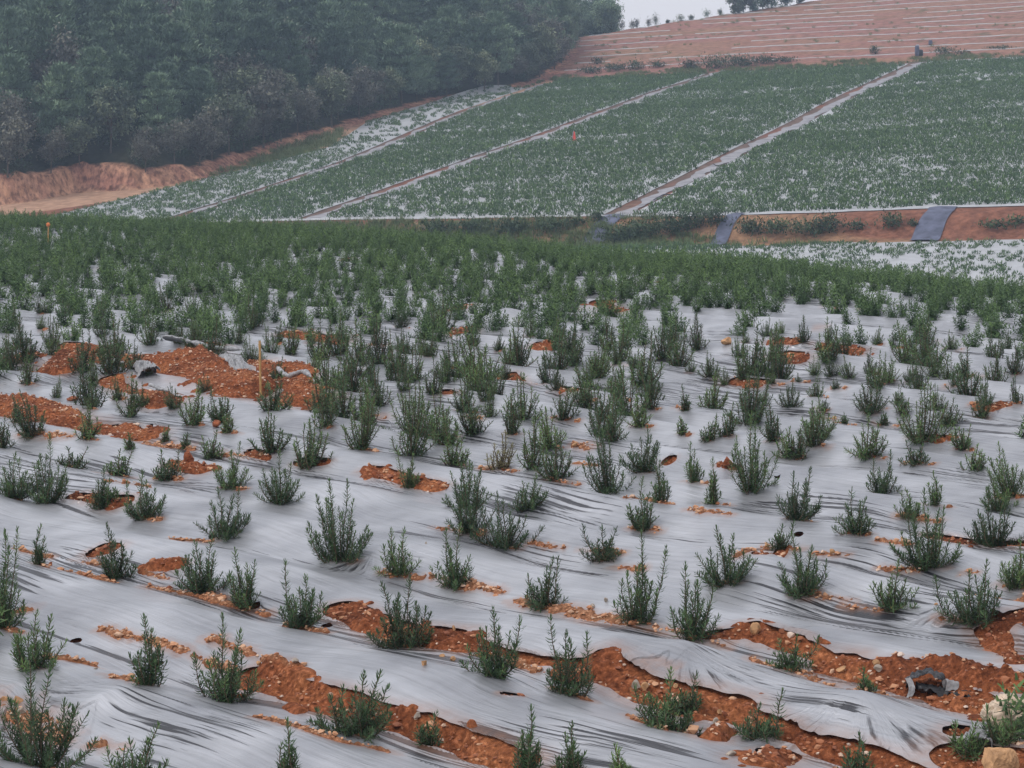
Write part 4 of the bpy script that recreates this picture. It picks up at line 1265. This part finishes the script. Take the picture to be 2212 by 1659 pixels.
tl = ['thin open crowned tree, leftmost of the tall skyline trees', 'sparse tree second from left of the tall skyline trees', 'dense dark tree third from left of the tall skyline trees',
      'leaning open tree fourth from left of the tall skyline trees', 'broad dark tree fifth from left of the tall skyline trees', 'tree sixth from left of the tall skyline trees', 'rightmost tree of the tall skyline group, at the photo top']
for j, (c, hm, kind) in enumerate(((1480, 4.6, 'broad'), (1590, 4.4, 'brown'), (1690, 6.5, 'pine'), (1800, 4.6, 'broad'), (1900, 5.5, 'pine'), (2050, 4.8, 'broad'), (2200, 4.2, 'brown'))):
    px = 1296 + .1953 * c
    x, y, z = skyline(px)
    root = empty('tall_tree', (x, y, z - .05))
    rr = np.random.default_rng(c)
    br, lf = crown(int(800 + c), 'low', hm, hm * (.6 if j != 2 else .5))
    nq = len(lf[1]); kp = np.sort(rr.permutation(nq)[:int(nq * (.5 if j != 2 else .9))])
    lv = lf[0].reshape(-1, 4, 3)[kp].reshape(-1, 3)
    br.build('trunk', M_BARK, root)
    mk('crown', lv, np.arange(len(lv)).reshape(-1, 4), {'brown': M_BROWN, 'broad': M_BROAD, 'pine': M_PINE}[kind], root, {'tint': np.full(len(lv), .3)}, False)
    tag(root, tl[j], 'tree', 'tall trees on the skyline')

# shrubs on the bank and at the foot of the terraces
BK = [(1015,500,2.6,1.1),(1105,502,2.8,1.2),(1190,500,2.4,1.2),(1245,488,1.2,.8),(1290,478,1.0,.8),(1390,510,3.2,1.3),(1455,505,3.0,1.5),(1500,490,2.6,1.4),(1545,485,1.8,1.2),(1620,505,2.2,1.2),
      (1680,505,2.6,1.1),(1750,508,2.6,1.1),(1790,500,2.2,1.3),(1850,497,1.2,.7),(1925,492,1.6,1.1),(1972,488,.7,.5),(2150,492,2.4,.6),(2200,488,2.0,.7),(940,500,2.6,.9),(1340,522,2.8,1.2)]
bl = band_labels([(b[0], b[1]) for b in BK], 'bushes', ['dark green bush on the bank'] * len(BK), 0.5)
for j, (px, py, w, h) in enumerate(sorted(BK)):
    x, y = far_hit(px, py)
    root_o = None
    n = int(420 * w * h / 2)
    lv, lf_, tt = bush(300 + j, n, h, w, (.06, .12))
    # streaming side shoots make the outline uneven
    o = mk('bank_bush', lv + [0, 0, 0], lf_, M_SHRUB, None, {'tint': tt}, False)
    o.location = (x, y, float(far_z_xy(x, y)) - .05)
    look = 'wide' if w > 2.5 else ('small' if w < 1.3 else 'rounded')
    tag(o, '%s dark green bush on the earth bank, %s from the left' % (look, NTH[j]), 'bush', 'bushes on the bank')
TB_ = [(1275,158,3.2,1.0),(1330,152,3.5,1.0),(1372,150,2.4,1.3),(1420,145,2.2,.9),(1490,148,2.4,1.3),(1545,148,4.0,1.7),(1600,143,4.2,1.5),(1655,138,4.0,1.2),(1700,134,2.4,.7),(1888,117,1.2,1.2),(2040,117,2.6,1.0),(2080,117,2.0,.5),(2160,106,3.0,.5),(1290,138,1.6,1.0)]
for j, (px, py, w, h) in enumerate(sorted(TB_)):
    x, y = far_hit(px, py)
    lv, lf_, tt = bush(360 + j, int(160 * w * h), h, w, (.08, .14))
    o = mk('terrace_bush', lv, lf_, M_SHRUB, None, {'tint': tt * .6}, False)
    o.location = (x, y, float(far_z_xy(x, y)) - .05)
    tag(o, 'dark low bush at the foot of the red terraces, %s from the left' % NTH[j], 'bush', 'bushes at the foot of the terraces')

# grass on the bank, by the cut and under the terraces: nobody could count it
gg = Geo(); rgg = np.random.default_rng(66)
def blades(seed, n=26, hh=.38, ww=.5):
    rg = np.random.default_rng(seed)
    P = np.stack([rg.normal(size=n) * ww / 3, rg.normal(size=n) * ww / 3, rg.uniform(0, .12, n)], 1)
    D = nrm(rg.normal(size=(n, 3)) * .45 + [0, 0, 1])
    lv, lf, k = leaves_geo(P, D, rg.uniform(.5, 1, n) * hh, rg.uniform(.03, .05, n), True, rg)
    return lv, lf, np.repeat(rg.uniform(.2, .8, n), k)
bl_ = [blades(k) for k in range(6)]
n = 5200
gs = rgg.uniform(-84, 14, n); gt = rgg.uniform(130.6, 136.2, n)
okg = fbm(gs * .22, gt * .35, 98, 3) - (gs + 42) * .05 + (136.4 - gt - 2.2) * .2 + rgg.normal(size=n) * .15 > 0.15
gs, gt = gs[okg], gt[okg]
gx, gy = xy(gs, gt)
place_batch(gg, bl_, gx, gy, far_z(gs, gt), rgg.uniform(.6, 1.2, len(gs)), rgg.normal(size=len(gs)) * .1 - .1, rgg)
n = 9000
qx = rgg.uniform(-.14, .03, n); qy = rgg.uniform(165, 260, n); qx = qx * qy
qd, _c = forest_sd(qx, qy); qs, qt = st(qx, qy); ppx = CX + F * qx / qy
okg = (qd < 0.4) & (qs < s_left(qt) - .1) & (ppx > 450) & (ppx < 740) & (rgg.random(n) < .9)
place_batch(gg, bl_, qx[okg], qy[okg], far_z(qs[okg], qt[okg]), rgg.uniform(.8, 1.5, okg.sum()), rgg.normal(size=okg.sum()) * .1 + .15, rgg)
n = 2600
gs = rgg.uniform(-112, 10, n); gt = rgg.uniform(240, 244, n); gx, gy = xy(gs, gt)
okg = (fbm(gs * .3, gt, 5, 2) > .1) & (forest_sd(gx, gy)[0] < 0)
place_batch(gg, bl_, gx[okg], gy[okg], far_z(gs, gt)[okg], rgg.uniform(.6, 1.1, okg.sum()), rgg.normal(size=okg.sum()) * .1, rgg)
n = 2200
gs = rgg.uniform(-105, 5, n); gt = rgg.uniform(246, 335, n); gx, gy = xy(gs, gt)
okg = (fbm(gs * .1, gt * .5, 15, 2) > .2) & (forest_sd(gx, gy)[0] < 0)
place_batch(gg, bl_, gx[okg], gy[okg], far_z(gs, gt)[okg], rgg.uniform(.5, 1.0, okg.sum()), rgg.normal(size=okg.sum()) * .1 + .2, rgg)
tag(gg.build('grass', M_GRASS, None, False), 'tufts of green and yellowing grass on the bank, field edges and terraces', 'grass', None, 'stuff')

# ------------------------------------------------------------------ stones
ICO = None
def ico():
    t = (1 + 5 ** .5) / 2
    v = nrm(np.array([(-1,t,0),(1,t,0),(-1,-t,0),(1,-t,0),(0,-1,t),(0,1,t),(0,-1,-t),(0,1,-t),(t,0,-1),(t,0,1),(-t,0,-1),(-t,0,1)], float))
    f = np.array([(0,11,5),(0,5,1),(0,1,7),(0,7,10),(0,10,11),(1,5,9),(5,11,4),(11,10,2),(10,7,6),(7,1,8),(3,9,4),(3,4,2),(3,2,6),(3,6,8),(3,8,9),(4,9,5),(2,4,11),(6,2,10),(8,6,7),(9,8,1)])
    return v, f
IV, IF = ico()
def stone_proto(seed):
    rg = np.random.default_rng(seed)
    v = IV * rg.uniform(.65, 1.25, (12, 1)) + rg.normal(size=(12, 3)) * .12
    return v * [1, rg.uniform(.6, 1), rg.uniform(.4, .75)]
sp = [stone_proto(k) for k in range(24)]
rgs = np.random.default_rng(12)
m_ = np.maximum(np.where(cut > 0.02, 1.0, 0) * 0.8, np.where((pile > 0.02) & (Y < 24), 1.5, 0))
m_ = m_ * (np.abs(A) < 0.24) * (Y < 34)
cellA = (Y ** 2 * 0.00022) * (Y * .00105)
w_ = (m_ * cellA).ravel(); w_ /= w_.sum()
pick = rgs.choice(len(w_), 15000, p=w_)
gx = X.ravel()[pick] + rgs.normal(size=len(pick)) * .006; gy = Y.ravel()[pick] + rgs.normal(size=len(pick)) * .015
c_, p_, l_, h_ = bare(gx, gy)
zq = soil_z(gx, gy, c_, p_, l_, h_, near_z(gx, gy))
isp = (c_ < 0)
size = np.exp(rgs.normal(size=len(pick)) * .42) * np.where(isp, .0085, .0085)
big_ = rgs.random(len(pick)) < .04
size = np.clip(np.where(big_, size * 2.0, size), .004, .03)
okk = (c_ > 0.0) | (p_ > 0.0)
GV, GF, GT = [], [], []
tn_ = np.where(isp, rgs.uniform(.3, .92, len(pick)), np.where(rgs.random(len(pick)) < .6, rgs.uniform(0, .3, len(pick)), rgs.uniform(.35, 1.0, len(pick))))
kk = rgs.integers(0, 24, len(pick)); aa = rgs.uniform(0, 6.28, len(pick))
for q in range(24):
    ii = np.nonzero((kk == q) & okk)[0]
    v = sp[q]
    c, s = np.cos(aa[ii])[:, None], np.sin(aa[ii])[:, None]
    GVq = np.stack([(v[None, :, 0] * c - v[None, :, 1] * s) * size[ii][:, None] + gx[ii][:, None],
                    (v[None, :, 0] * s + v[None, :, 1] * c) * size[ii][:, None] + gy[ii][:, None],
                    v[None, :, 2] * size[ii][:, None] + (zq[ii] + size[ii] * .2)[:, None]], -1)
    base = sum(len(a) for a in GV)
    GV.append(GVq.reshape(-1, 3)); GF.append((IF[None] + (np.arange(len(ii)) * 12)[:, None, None]).reshape(-1, 3) + base)
    GT.append(np.repeat(tn_[ii], 12))
o = mk('gravel', np.vstack(GV), np.vstack(GF), M_STONE, None, {'tint': np.concatenate(GT)}, False)
tag(o, 'orange and pale gravel scattered over the bare red soil between film strips', 'gravel', None, 'stuff')

def subdiv_sphere(level):
    v, f = IV.copy(), IF.copy()
    for _ in range(level):
        cache = {}; vl = list(v); nf = []
        def mid(a, b):
            k = (min(a, b), max(a, b))
            if k not in cache:
                vl.append(nrm(np.array(vl[a]) + np.array(vl[b]))); cache[k] = len(vl) - 1
            return cache[k]
        for a, b, c in f:
            ab, bc, ca = mid(a, b), mid(b, c), mid(c, a)
            nf += [(a, ab, ca), (b, bc, ab), (c, ca, bc), (ab, bc, ca)]
        v, f = np.array(vl), np.array(nf)
    return v, f
S2 = subdiv_sphere(2); S3 = subdiv_sphere(4)
def rock(name, px, py, wm, hm, mat, lab, seed, cat='stone', group=None, hi=False, rough=.22):
    v, f = (S3 if hi else S2)
    rg = np.random.default_rng(seed)
    # angular: cut the sphere with random planes
    v = v.copy()
    for _ in range(9 if not hi else 13):
        nn = nrm(rg.normal(size=3)); d = rg.uniform(.42, .78)
        k = v @ nn
        v = v - np.maximum(0, k - d)[:, None] * nn
    v = v * (1 + rough * .35 * fbm(v[:, 0] * 3 + seed, v[:, 1] * 3 + v[:, 2] * 2, seed, 3))[:, None]
    if hi: v = v * (1 + .05 * fbm(v[:, 0] * 14 + seed, v[:, 1] * 14 + v[:, 2] * 9, seed, 3))[:, None]
    v = v * [wm / 2, wm / 2 * .8, hm / 2]
    x, y = hit([px], [py])
    o = mk(name, v, f, mat, None, None, False)
    c_, p_, l_, h_ = bare(x, y)
    zf_ = near_z(x, y)
    z = float(max(soil_z(x, y, c_, p_, l_, h_, zf_)[0], zf_[0] + .0 if c_[0] < 0 else -99))
    o.location = (float(x[0]), float(y[0]), z + hm * .32)
    o.rotation_euler = (0, 0, rg.uniform(0, 6))
    tag(o, lab, cat, group)
rock('boulder', 2150, 1672, .23, .19, M_ROCK, 'big rough ochre boulder in the bottom right corner of the photo', 3, 'boulder', None, True)
RK = [(1635,1366,.085,.07,M_ROCK,'largest angular orange stone on the soil left of the small rosemary'),(916,1437,.04,.03,M_ROCK,'pale stone lowest of the three loose stones on film left of centre'),
 (955,1420,.028,.022,M_ROCK,'smallest reddish stone of the three loose stones on film'),(979,1430,.034,.032,M_ROCK,'upright stone rightmost of the three loose stones on film'),
 (1818,1454,.06,.035,M_ROCK,'flat pale orange stone left of the grey one in the right furrow'),(1897,1460,.042,.04,M_ROCKG,'grey rounded stone in the right furrow'),
 (1893,1446,.04,.035,M_ROCK,'orange stone just behind the grey one in the right furrow'),(1962,1238,.04,.028,M_ROCKG,'grey stone on the gravel below the largest right hand bush'),
 (1950,1168,.032,.03,M_ROCK,'orange stone left of the largest bush at right'),(1796,1200,.04,.032,M_ROCK,'orange stone with dry twig on film, right of centre'),
 (1656,1186,.03,.035,M_ROCK,'pointed orange stone beside the leaning plant at right'),(1547,1566,.036,.036,M_ROCKG,'pale stone in the lower right furrow, left of the low bush'),
 (1555,1545,.03,.026,M_ROCK,'orange stone just above the pale one in the lower right furrow'),(1577,1634,.06,.03,M_ROCKG,'flat grey slab on soil near the bottom edge'),
 (366,1276,.042,.036,M_CLOD,'round brown clod left of a bush on film at left'),(110,1222,.032,.03,M_CLOD,'brown round clod under the thin single stem plant at left'),
 (342,1393,.035,.035,M_ROCK,'round tan stone in the gravel slit behind the tall left plant'),(638,1448,.034,.025,M_ROCKG,'white triangular stone at the right end of the gravel slit'),
 (560,1436,.03,.028,M_ROCK,'cream stone on the gravel right of the tall left plant'),(38,1522,.05,.05,M_ROCK,'tilted orange flat stone at the left edge'),
 (10,1520,.045,.035,M_ROCK,'brown stone touching the left edge of the photo'),(47,1545,.04,.035,M_ROCKG,'grey white stone in the left edge gravel'),
 (207,1446,.02,.016,M_ROCKG,'small grey oval stone at the end of a left gravel patch'),(981,1366,.026,.032,M_ROCK,'pale standing stone on the red clod left of centre bush'),
 (1077,1420,.03,.04,M_ROCK,'light stone half hidden inside the bush left of centre'),(1375,1482,.05,.045,M_ROCKG,'grey brown stone in the centre right furrow'),
 (1393,1487,.045,.045,M_ROCK,'orange stone against the grey brown one in the centre right furrow'),(1459,1484,.035,.022,M_ROCK,'flat orange stone right of the pair in the furrow'),
 (902,1543,.042,.034,M_ROCKG,'pale grey stone at the top of the bottom centre furrow'),(1071,1646,.024,.022,M_ROCK,'white orange pebble at the bottom centre furrow'),
 (920,1175,.018,.018,M_ROCKG,'small dark and white pebble on film near the centre'),(972,1143,.02,.014,M_ROCK,'little orange stone beside the big centre bush'),
 (1242,966,.05,.045,M_ROCK,'bright orange stone behind a bush, centre upper field'),(1571,1010,.11,.09,M_CLOD,'large rounded red brown clod beside the tallest bush at right'),
 (470,922,.10,.07,M_CLOD,'red clod alone on film below the torn soil area'),(157,865,.12,.06,M_CLOD,'dark red clod on film left, below the torn film mound'),
 (196,772,.25,.16,M_CLOD,'big red clod on the torn soil ridge at upper left'),(408,1008,.10,.13,M_CLOD,'upright wedge of red soil beside a small bush at left'),
 (812,1028,.07,.06,M_CLOD,'rounded red clod, left of the two in the centre left line'),(903,1048,.09,.06,M_CLOD,'red clod, right of the two in the centre left line'),
 (1570,744,.16,.1,M_ROCK,'orange white lump on film in the upper right field'),(1280,1312,.03,.028,M_ROCKG,'grey pebble left of the tall centre bush'),
 (2023,1310,.03,.022,M_ROCK,'pale stone on film left of the two spired plant at right'),(2070,1320,.03,.018,M_ROCKG,'flat whitish stone near the two spired plant at right'),
 (1310,1300,.026,.03,M_ROCKG,'little beige stone close to the tall centre bush')]
for j, (px, py, w, h, m, lab) in enumerate(RK):
    clod = m is M_CLOD
    rock('soil_clod' if clod else 'stone', px, py, w * 1.15, h * 1.15, m, lab, 40 + j, 'clod' if clod else 'stone', 'soil clods on the field' if clod else 'loose stones on the field', False, .6 if clod else .2)

# ------------------------------------------------------------------ small things lying in the field
def gz(px, py):
    x, y = hit([px], [py]); return float(x[0]), float(y[0]), float(near_z(x, y)[0])
# bamboo stake
x, y, z = gz(563, 862)
zz_ = np.linspace(-.05, .50, 14)
rad = .011 + .0025 * (np.arange(14) % 4 == 0)
v, f = tube(np.stack([x + zz_ * -.02, y + 0 * zz_, z + .08 + zz_], 1), rad, 8)
tag(mk('bamboo_stake', v, f, M_BAMBOO), 'upright tan bamboo stake standing in the torn red soil area', 'stake')
# rolls of torn film
def film_roll(name, p0, p1, r, lab, black_end=True):
    (x0, y0, z0), (x1, y1, z1) = gz(*p0), gz(*p1)
    root = empty(name, (x0, y0, z0 + .12))
    t = np.linspace(0, 1, 26)
    path = np.stack([(x1 - x0) * t, (y1 - y0) * t, np.array([float(near_z(x0 + (x1 - x0) * q, y0 + (y1 - y0) * q)) for q in t]) - z0 + .02 + .006 * np.sin(t * 9)], 1)
    rr = r * (.8 + .3 * np.sin(t * 23) * np.cos(t * 7) + .15 * np.sin(t * 61)) * np.interp(t, [0, .08, .9, 1], [.5, 1, 1, .4])
    v, f = tube(path, rr, 9)
    mk('roll', v, f, M_FILMPL, root)
    if black_end:
        v, f = tube(path[:8] + [0, -.01, -.01], rr[:8] * 1.15, 9); mk('black_end', v, f, M_BLACK, root)
    tag(root, lab, 'film roll', 'rolled up remnants of film')
film_roll('film_roll', (353, 752), (520, 782), .032, 'long rolled up film remnant with black end lying across the red soil')
film_roll('film_roll', (599, 822), (672, 846), .03, 'short white rolled film remnant right of the bamboo stake', False)
film_roll('film_roll', (322, 862), (365, 876), .022, 'thin rolled film edge at the front of the torn soil area', False)

def flap(name, corners, lab, seed, mat=M_FILMPL, cat='film scrap', amp=.03, base=.07, n=44):
    pts = np.array([gz(*c) for c in corners])          # four corners, in order
    a, b, c, d = pts
    uu, vv = np.meshgrid(np.linspace(0, 1, n), np.linspace(0, 1, n))
    P = ((a[None, None] * (1 - uu[..., None]) + b[None, None] * uu[..., None]) * (1 - vv[..., None]) + (d[None, None] * (1 - uu[..., None]) + c[None, None] * uu[..., None]) * vv[..., None])
    P[..., 0] += .03 * fbm(uu * 5, vv * 5, seed, 2); P[..., 1] += .05 * fbm(uu * 5 + 9, vv * 5, seed, 2)
    P[..., 2] = near_z(P[..., 0], P[..., 1]) + base + amp * (1 - np.abs(fbm(uu * 12, vv * 1.5, seed + 3, 2)) * 2) + amp * .25 * fbm(uu * 20, vv * 5, seed + 9, 2) - .06 * (np.abs(uu - .5) * 2) ** 4
    ctr = P.reshape(-1, 3).mean(0)
    o = mk(name, P.reshape(-1, 3) - ctr, grid_faces(n, n).reshape(-1, 4), mat)
    o.location = ctr
    sol = o.modifiers.new('thin', 'SOLIDIFY'); sol.thickness = .003
    tag(o, lab, cat)
flap('film_flap', [(474, 778), (505, 772), (540, 812), (515, 822)], 'pleated pale film flap hanging over the red mound left of the bamboo stake', 1)
flap('film_flap', [(380, 786), (448, 772), (450, 780), (392, 792)], 'crumpled narrow film scrap on top of the red mound', 2, amp=.03)
flap('film_flap', [(225, 792), (262, 780), (275, 792), (235, 803)], 'small white film scrap on the left part of the torn soil', 3, amp=.03)
flap('film_flap', [(290, 800), (325, 790), (345, 812), (300, 822)], 'tangled black and white film scrap between small plants on the torn soil', 4, amp=.05)
flap('film_flap', [(763, 790), (790, 772), (800, 800), (770, 812)], 'fan shaped white film flap beside the small red clod, upper centre', 5, amp=.04, base=.08)
# black plastic scrap, an open arching loop with folds
x, y, z = gz(2000, 1492)
root = empty('black_plastic_scrap', (x, y, z))
n1, n2 = 40, 14
th = np.linspace(PI * 1.02, -PI * .05, n1); ww = np.linspace(-.5, .5, n2)
TH, WW = np.meshgrid(th, ww, indexing='ij')
rgx = 0.085 + .012 * fbm(TH * 3, WW * 3, 4, 2)
P = np.stack([rgx * np.cos(TH) * 1.15 + .02 * WW, WW * .10 + .02 * fbm(TH * 2, WW * 4, 6, 2), .02 + rgx * np.sin(TH) * .85 + .012 * fbm(TH * 6, WW * 7, 5, 2)], -1)
mk('loop', P.reshape(-1, 3), grid_faces(n1, n2).reshape(-1, 4), M_BLACK, root)
uu, vv = np.meshgrid(np.linspace(0, 1, 30), np.linspace(0, 1, 30))
P = np.stack([-.05 + .26 * uu, -.09 + .10 * vv - .06 * uu, .01 + .035 * (1 - np.abs(fbm(uu * 7, vv * 5, 8, 3)) * 2) - .03 * uu], -1)
mk('crumpled_tail', P.reshape(-1, 3), grid_faces(30, 30).reshape(-1, 4), M_BLACK, root)
P = np.stack([.075 + .06 * uu + .01 * np.sin(vv * 6), -.10 + .03 * vv, .03 + .05 * np.sin(vv * PI) * (1 - .3 * uu) + .006 * fbm(uu * 6, vv * 6, 9, 2)], -1)
mk('silver_fold', P.reshape(-1, 3), grid_faces(30, 30).reshape(-1, 4), M_FILMPL, root)
P = np.stack([-.115 + .03 * uu + .02 * np.sin(vv * 3), -.04 - .04 * vv, .075 - .085 * vv + .008 * fbm(uu * 6, vv * 6, 10, 2)], -1)
mk('silver_fold', P.reshape(-1, 3), grid_faces(30, 30).reshape(-1, 4), M_FILMPL, root)
tag(root, 'crumpled black plastic scrap arching over the red soil near the right edge', 'plastic scrap')
# white woven sack, crumpled
x, y, z = gz(2182, 1572)
v, f = S3
v = v.copy()
q = 1 + .16 * (1 - np.abs(fbm(v[:, 0] * 3 + 5, v[:, 1] * 3 + v[:, 2] * 2, 14, 3)) * 3) + .10 * (1 - np.abs(fbm(v[:, 0] * 8 + 5, v[:, 1] * 7 - v[:, 2] * 6, 24, 2)) * 3) + .06 * fbm(v[:, 0] * 12, v[:, 1] * 9 + v[:, 2] * 9, 15, 2)
v = v * q[:, None] * [.115, .085, .085]
v[:, 2] = np.maximum(v[:, 2], -.03)
o = mk('crumpled_sack', v, f, M_SACK); o.location = (x, y, z + .05)
tag(o, 'crumpled dirty white woven sack at the right edge, behind the light green plant', 'sack')
flap('film_flap', [(2085, 1592), (2140, 1580), (2150, 1615), (2080, 1625)], 'dark grey film corner under the light green plant at lower right', 7, M_FILMPL, amp=.02, base=.03)
# dark loose edge hose at the right furrow
def hose(name, pts, r, lab, zoff=.03, far=False, group=None):
    P = []
    for px, py in pts:
        if far:
            x, y = far_hit(px, py); P.append((x, y, float(far_z_xy(x, y)) + zoff))
        else:
            x, y, z = gz(px, py); P.append((x, y, z + zoff))
    P = np.array(P); t = np.linspace(0, 1, len(P)); tt = np.linspace(0, 1, 24)
    Q = np.stack([np.interp(tt, t, P[:, k]) for k in range(3)], 1)
    Q[:, 2] += .5 * r * np.sin(tt * 17)
    v, f = tube(Q, r, 7)
    tag(mk(name, v, f, M_BLACK), lab, 'hose', group)
hose('irrigation_hose', [(1412, 436), (1430, 425), (1452, 424), (1478, 418)], .04, 'black hose bent across the wide grey track at its lower end', .12, True, 'black irrigation hoses across the tracks')
hose('irrigation_hose', [(1540, 358), (1552, 362), (1568, 361)], .035, 'black hose crossing the wide grey track, second from the bottom', .12, True, 'black irrigation hoses across the tracks')
hose('irrigation_hose', [(1672, 298), (1690, 301), (1712, 296)], .035, 'black hose crossing the wide grey track, third from the bottom', .12, True, 'black irrigation hoses across the tracks')
hose('irrigation_hose', [(1850, 208), (1866, 208), (1880, 205)], .035, 'black hose crossing the wide grey track near its top', .12, True, 'black irrigation hoses across the tracks')

# red marker cone in the far field
x, y = far_hit(1240, 306); z = float(far_z_xy(x, y))
root = empty('marker_cone', (x, y, z))
pr = [(0.24, 0.05), (0.24, 0.09), (.17, .1), (.15, .35), (.10, .65), (.05, .85), (.0, .87)]
th = np.arange(12) * 2 * PI / 12
V_ = np.array([[r * math.cos(a), r * math.sin(a), h] for r, h in pr for a in th])
F_ = np.array([[i * 12 + j, i * 12 + (j + 1) % 12, (i + 1) * 12 + (j + 1) % 12, (i + 1) * 12 + j] for i in range(len(pr) - 1) for j in range(12)])
mk('cone', V_, F_, M_REDCL, root)
v, f = tube(np.array([(-.22, -.1, 0), (-.12, -.1, .5), (-.05, -.1, .95)]), .04, 6)
mk('pale_strap', v, f, M_FILMPL, root)
tag(root, 'bright red cone shaped marker beside the middle track of the far field', 'marker')
# orange topped stake at the left crest
x, y, z = gz(104, 532)
root = empty('marker_stake', (x, y, z))
v, f = tube(np.array([(0, 0, 0), (0, 0, .3), (.01, 0, .5)]), .014, 6); mk('stake', v, f, M_BAMBOO, root)
v, f = subdiv_sphere(2); v = v * [.045, .045, .05] * (1 + .1 * fbm(v[:, 0] * 3, v[:, 2] * 3, 3, 2))[:, None] + [0, 0, .5]
mk('cloth_knot', v, f, M_ORCL, root)
tag(root, 'short stake with an orange cloth knot, standing in the crop at far left', 'marker')
# tarp wrapped box and drain at the head of the wide track
def tarp_bundle(px, py, w, h, lab, withtop):
    x, y = far_hit(px, py); z = float(far_z_xy(x, y))
    root = empty('tarp_bundle', (x, y, z - .05))
    v, f = S3; v = v.copy()
    v = np.sign(v) * np.abs(v) ** .55 * [w / 2, .4, h / 2] * (1 + .08 * fbm(v[:, 0] * 4, v[:, 2] * 4 + v[:, 1], 9, 2))[:, None] + [0, 0, h / 2]
    mk('wrap', v, f, M_TARP, root)
    if withtop:
        v2 = S2[0] * [.2, .15, .08] + [.05, 0, h * 1.02]; mk('white_lid', v2, S2[1], M_PANEL, root)
        v3 = np.sign(S2[0]) * np.abs(S2[0]) ** .5 * [.28, .25, .4] + [w * .8, -.1, .35]; mk('dark_box', v3, S2[1], M_BLACK, root)
    tag(root, lab, 'tarp bundle')
tarp_bundle(1981, 121, .45, 1.2, 'blue grey tarp wrapped post with white lid and dark box above the wide track', True)
tarp_bundle(2010, 97, .4, .6, 'small blue tarp bundle on the terraces right of the wrapped post', False)

# ------------------------------------------------------------------ haze
me = bpy.data.meshes.new('haze')
x0, x1, y0, y1, z0, z1 = -340, 200, -15, 520, -26, 130
vv_ = [(x0,y0,z0),(x1,y0,z0),(x1,y1,z0),(x0,y1,z0),(x0,y0,z1),(x1,y0,z1),(x1,y1,z1),(x0,y1,z1)]
me.from_pydata(vv_, [], [(0,3,2,1),(4,5,6,7),(0,1,5,4),(1,2,6,5),(2,3,7,6),(3,0,4,7)])
hz = bpy.data.objects.new('haze', me); COL.objects.link(hz)
hm_ = bpy.data.materials.new('haze_air'); hm_.use_nodes = True
hn = hm_.node_tree.nodes; hl = hm_.node_tree.links
hn.remove(hn['Principled BSDF'])
pv = hn.new('ShaderNodeVolumePrincipled')
pv.inputs['Color'].default_value = (0.58, 0.76, 1.0, 1)
pv.inputs['Density'].default_value = 0.00075
pv.inputs['Anisotropy'].default_value = 0.2
hl.new(pv.outputs[0], hn['Material Output'].inputs['Volume'])
me.materials.append(hm_)
tag(hz, 'thin bluish haze in the air over the valley', 'haze', None, 'stuff')
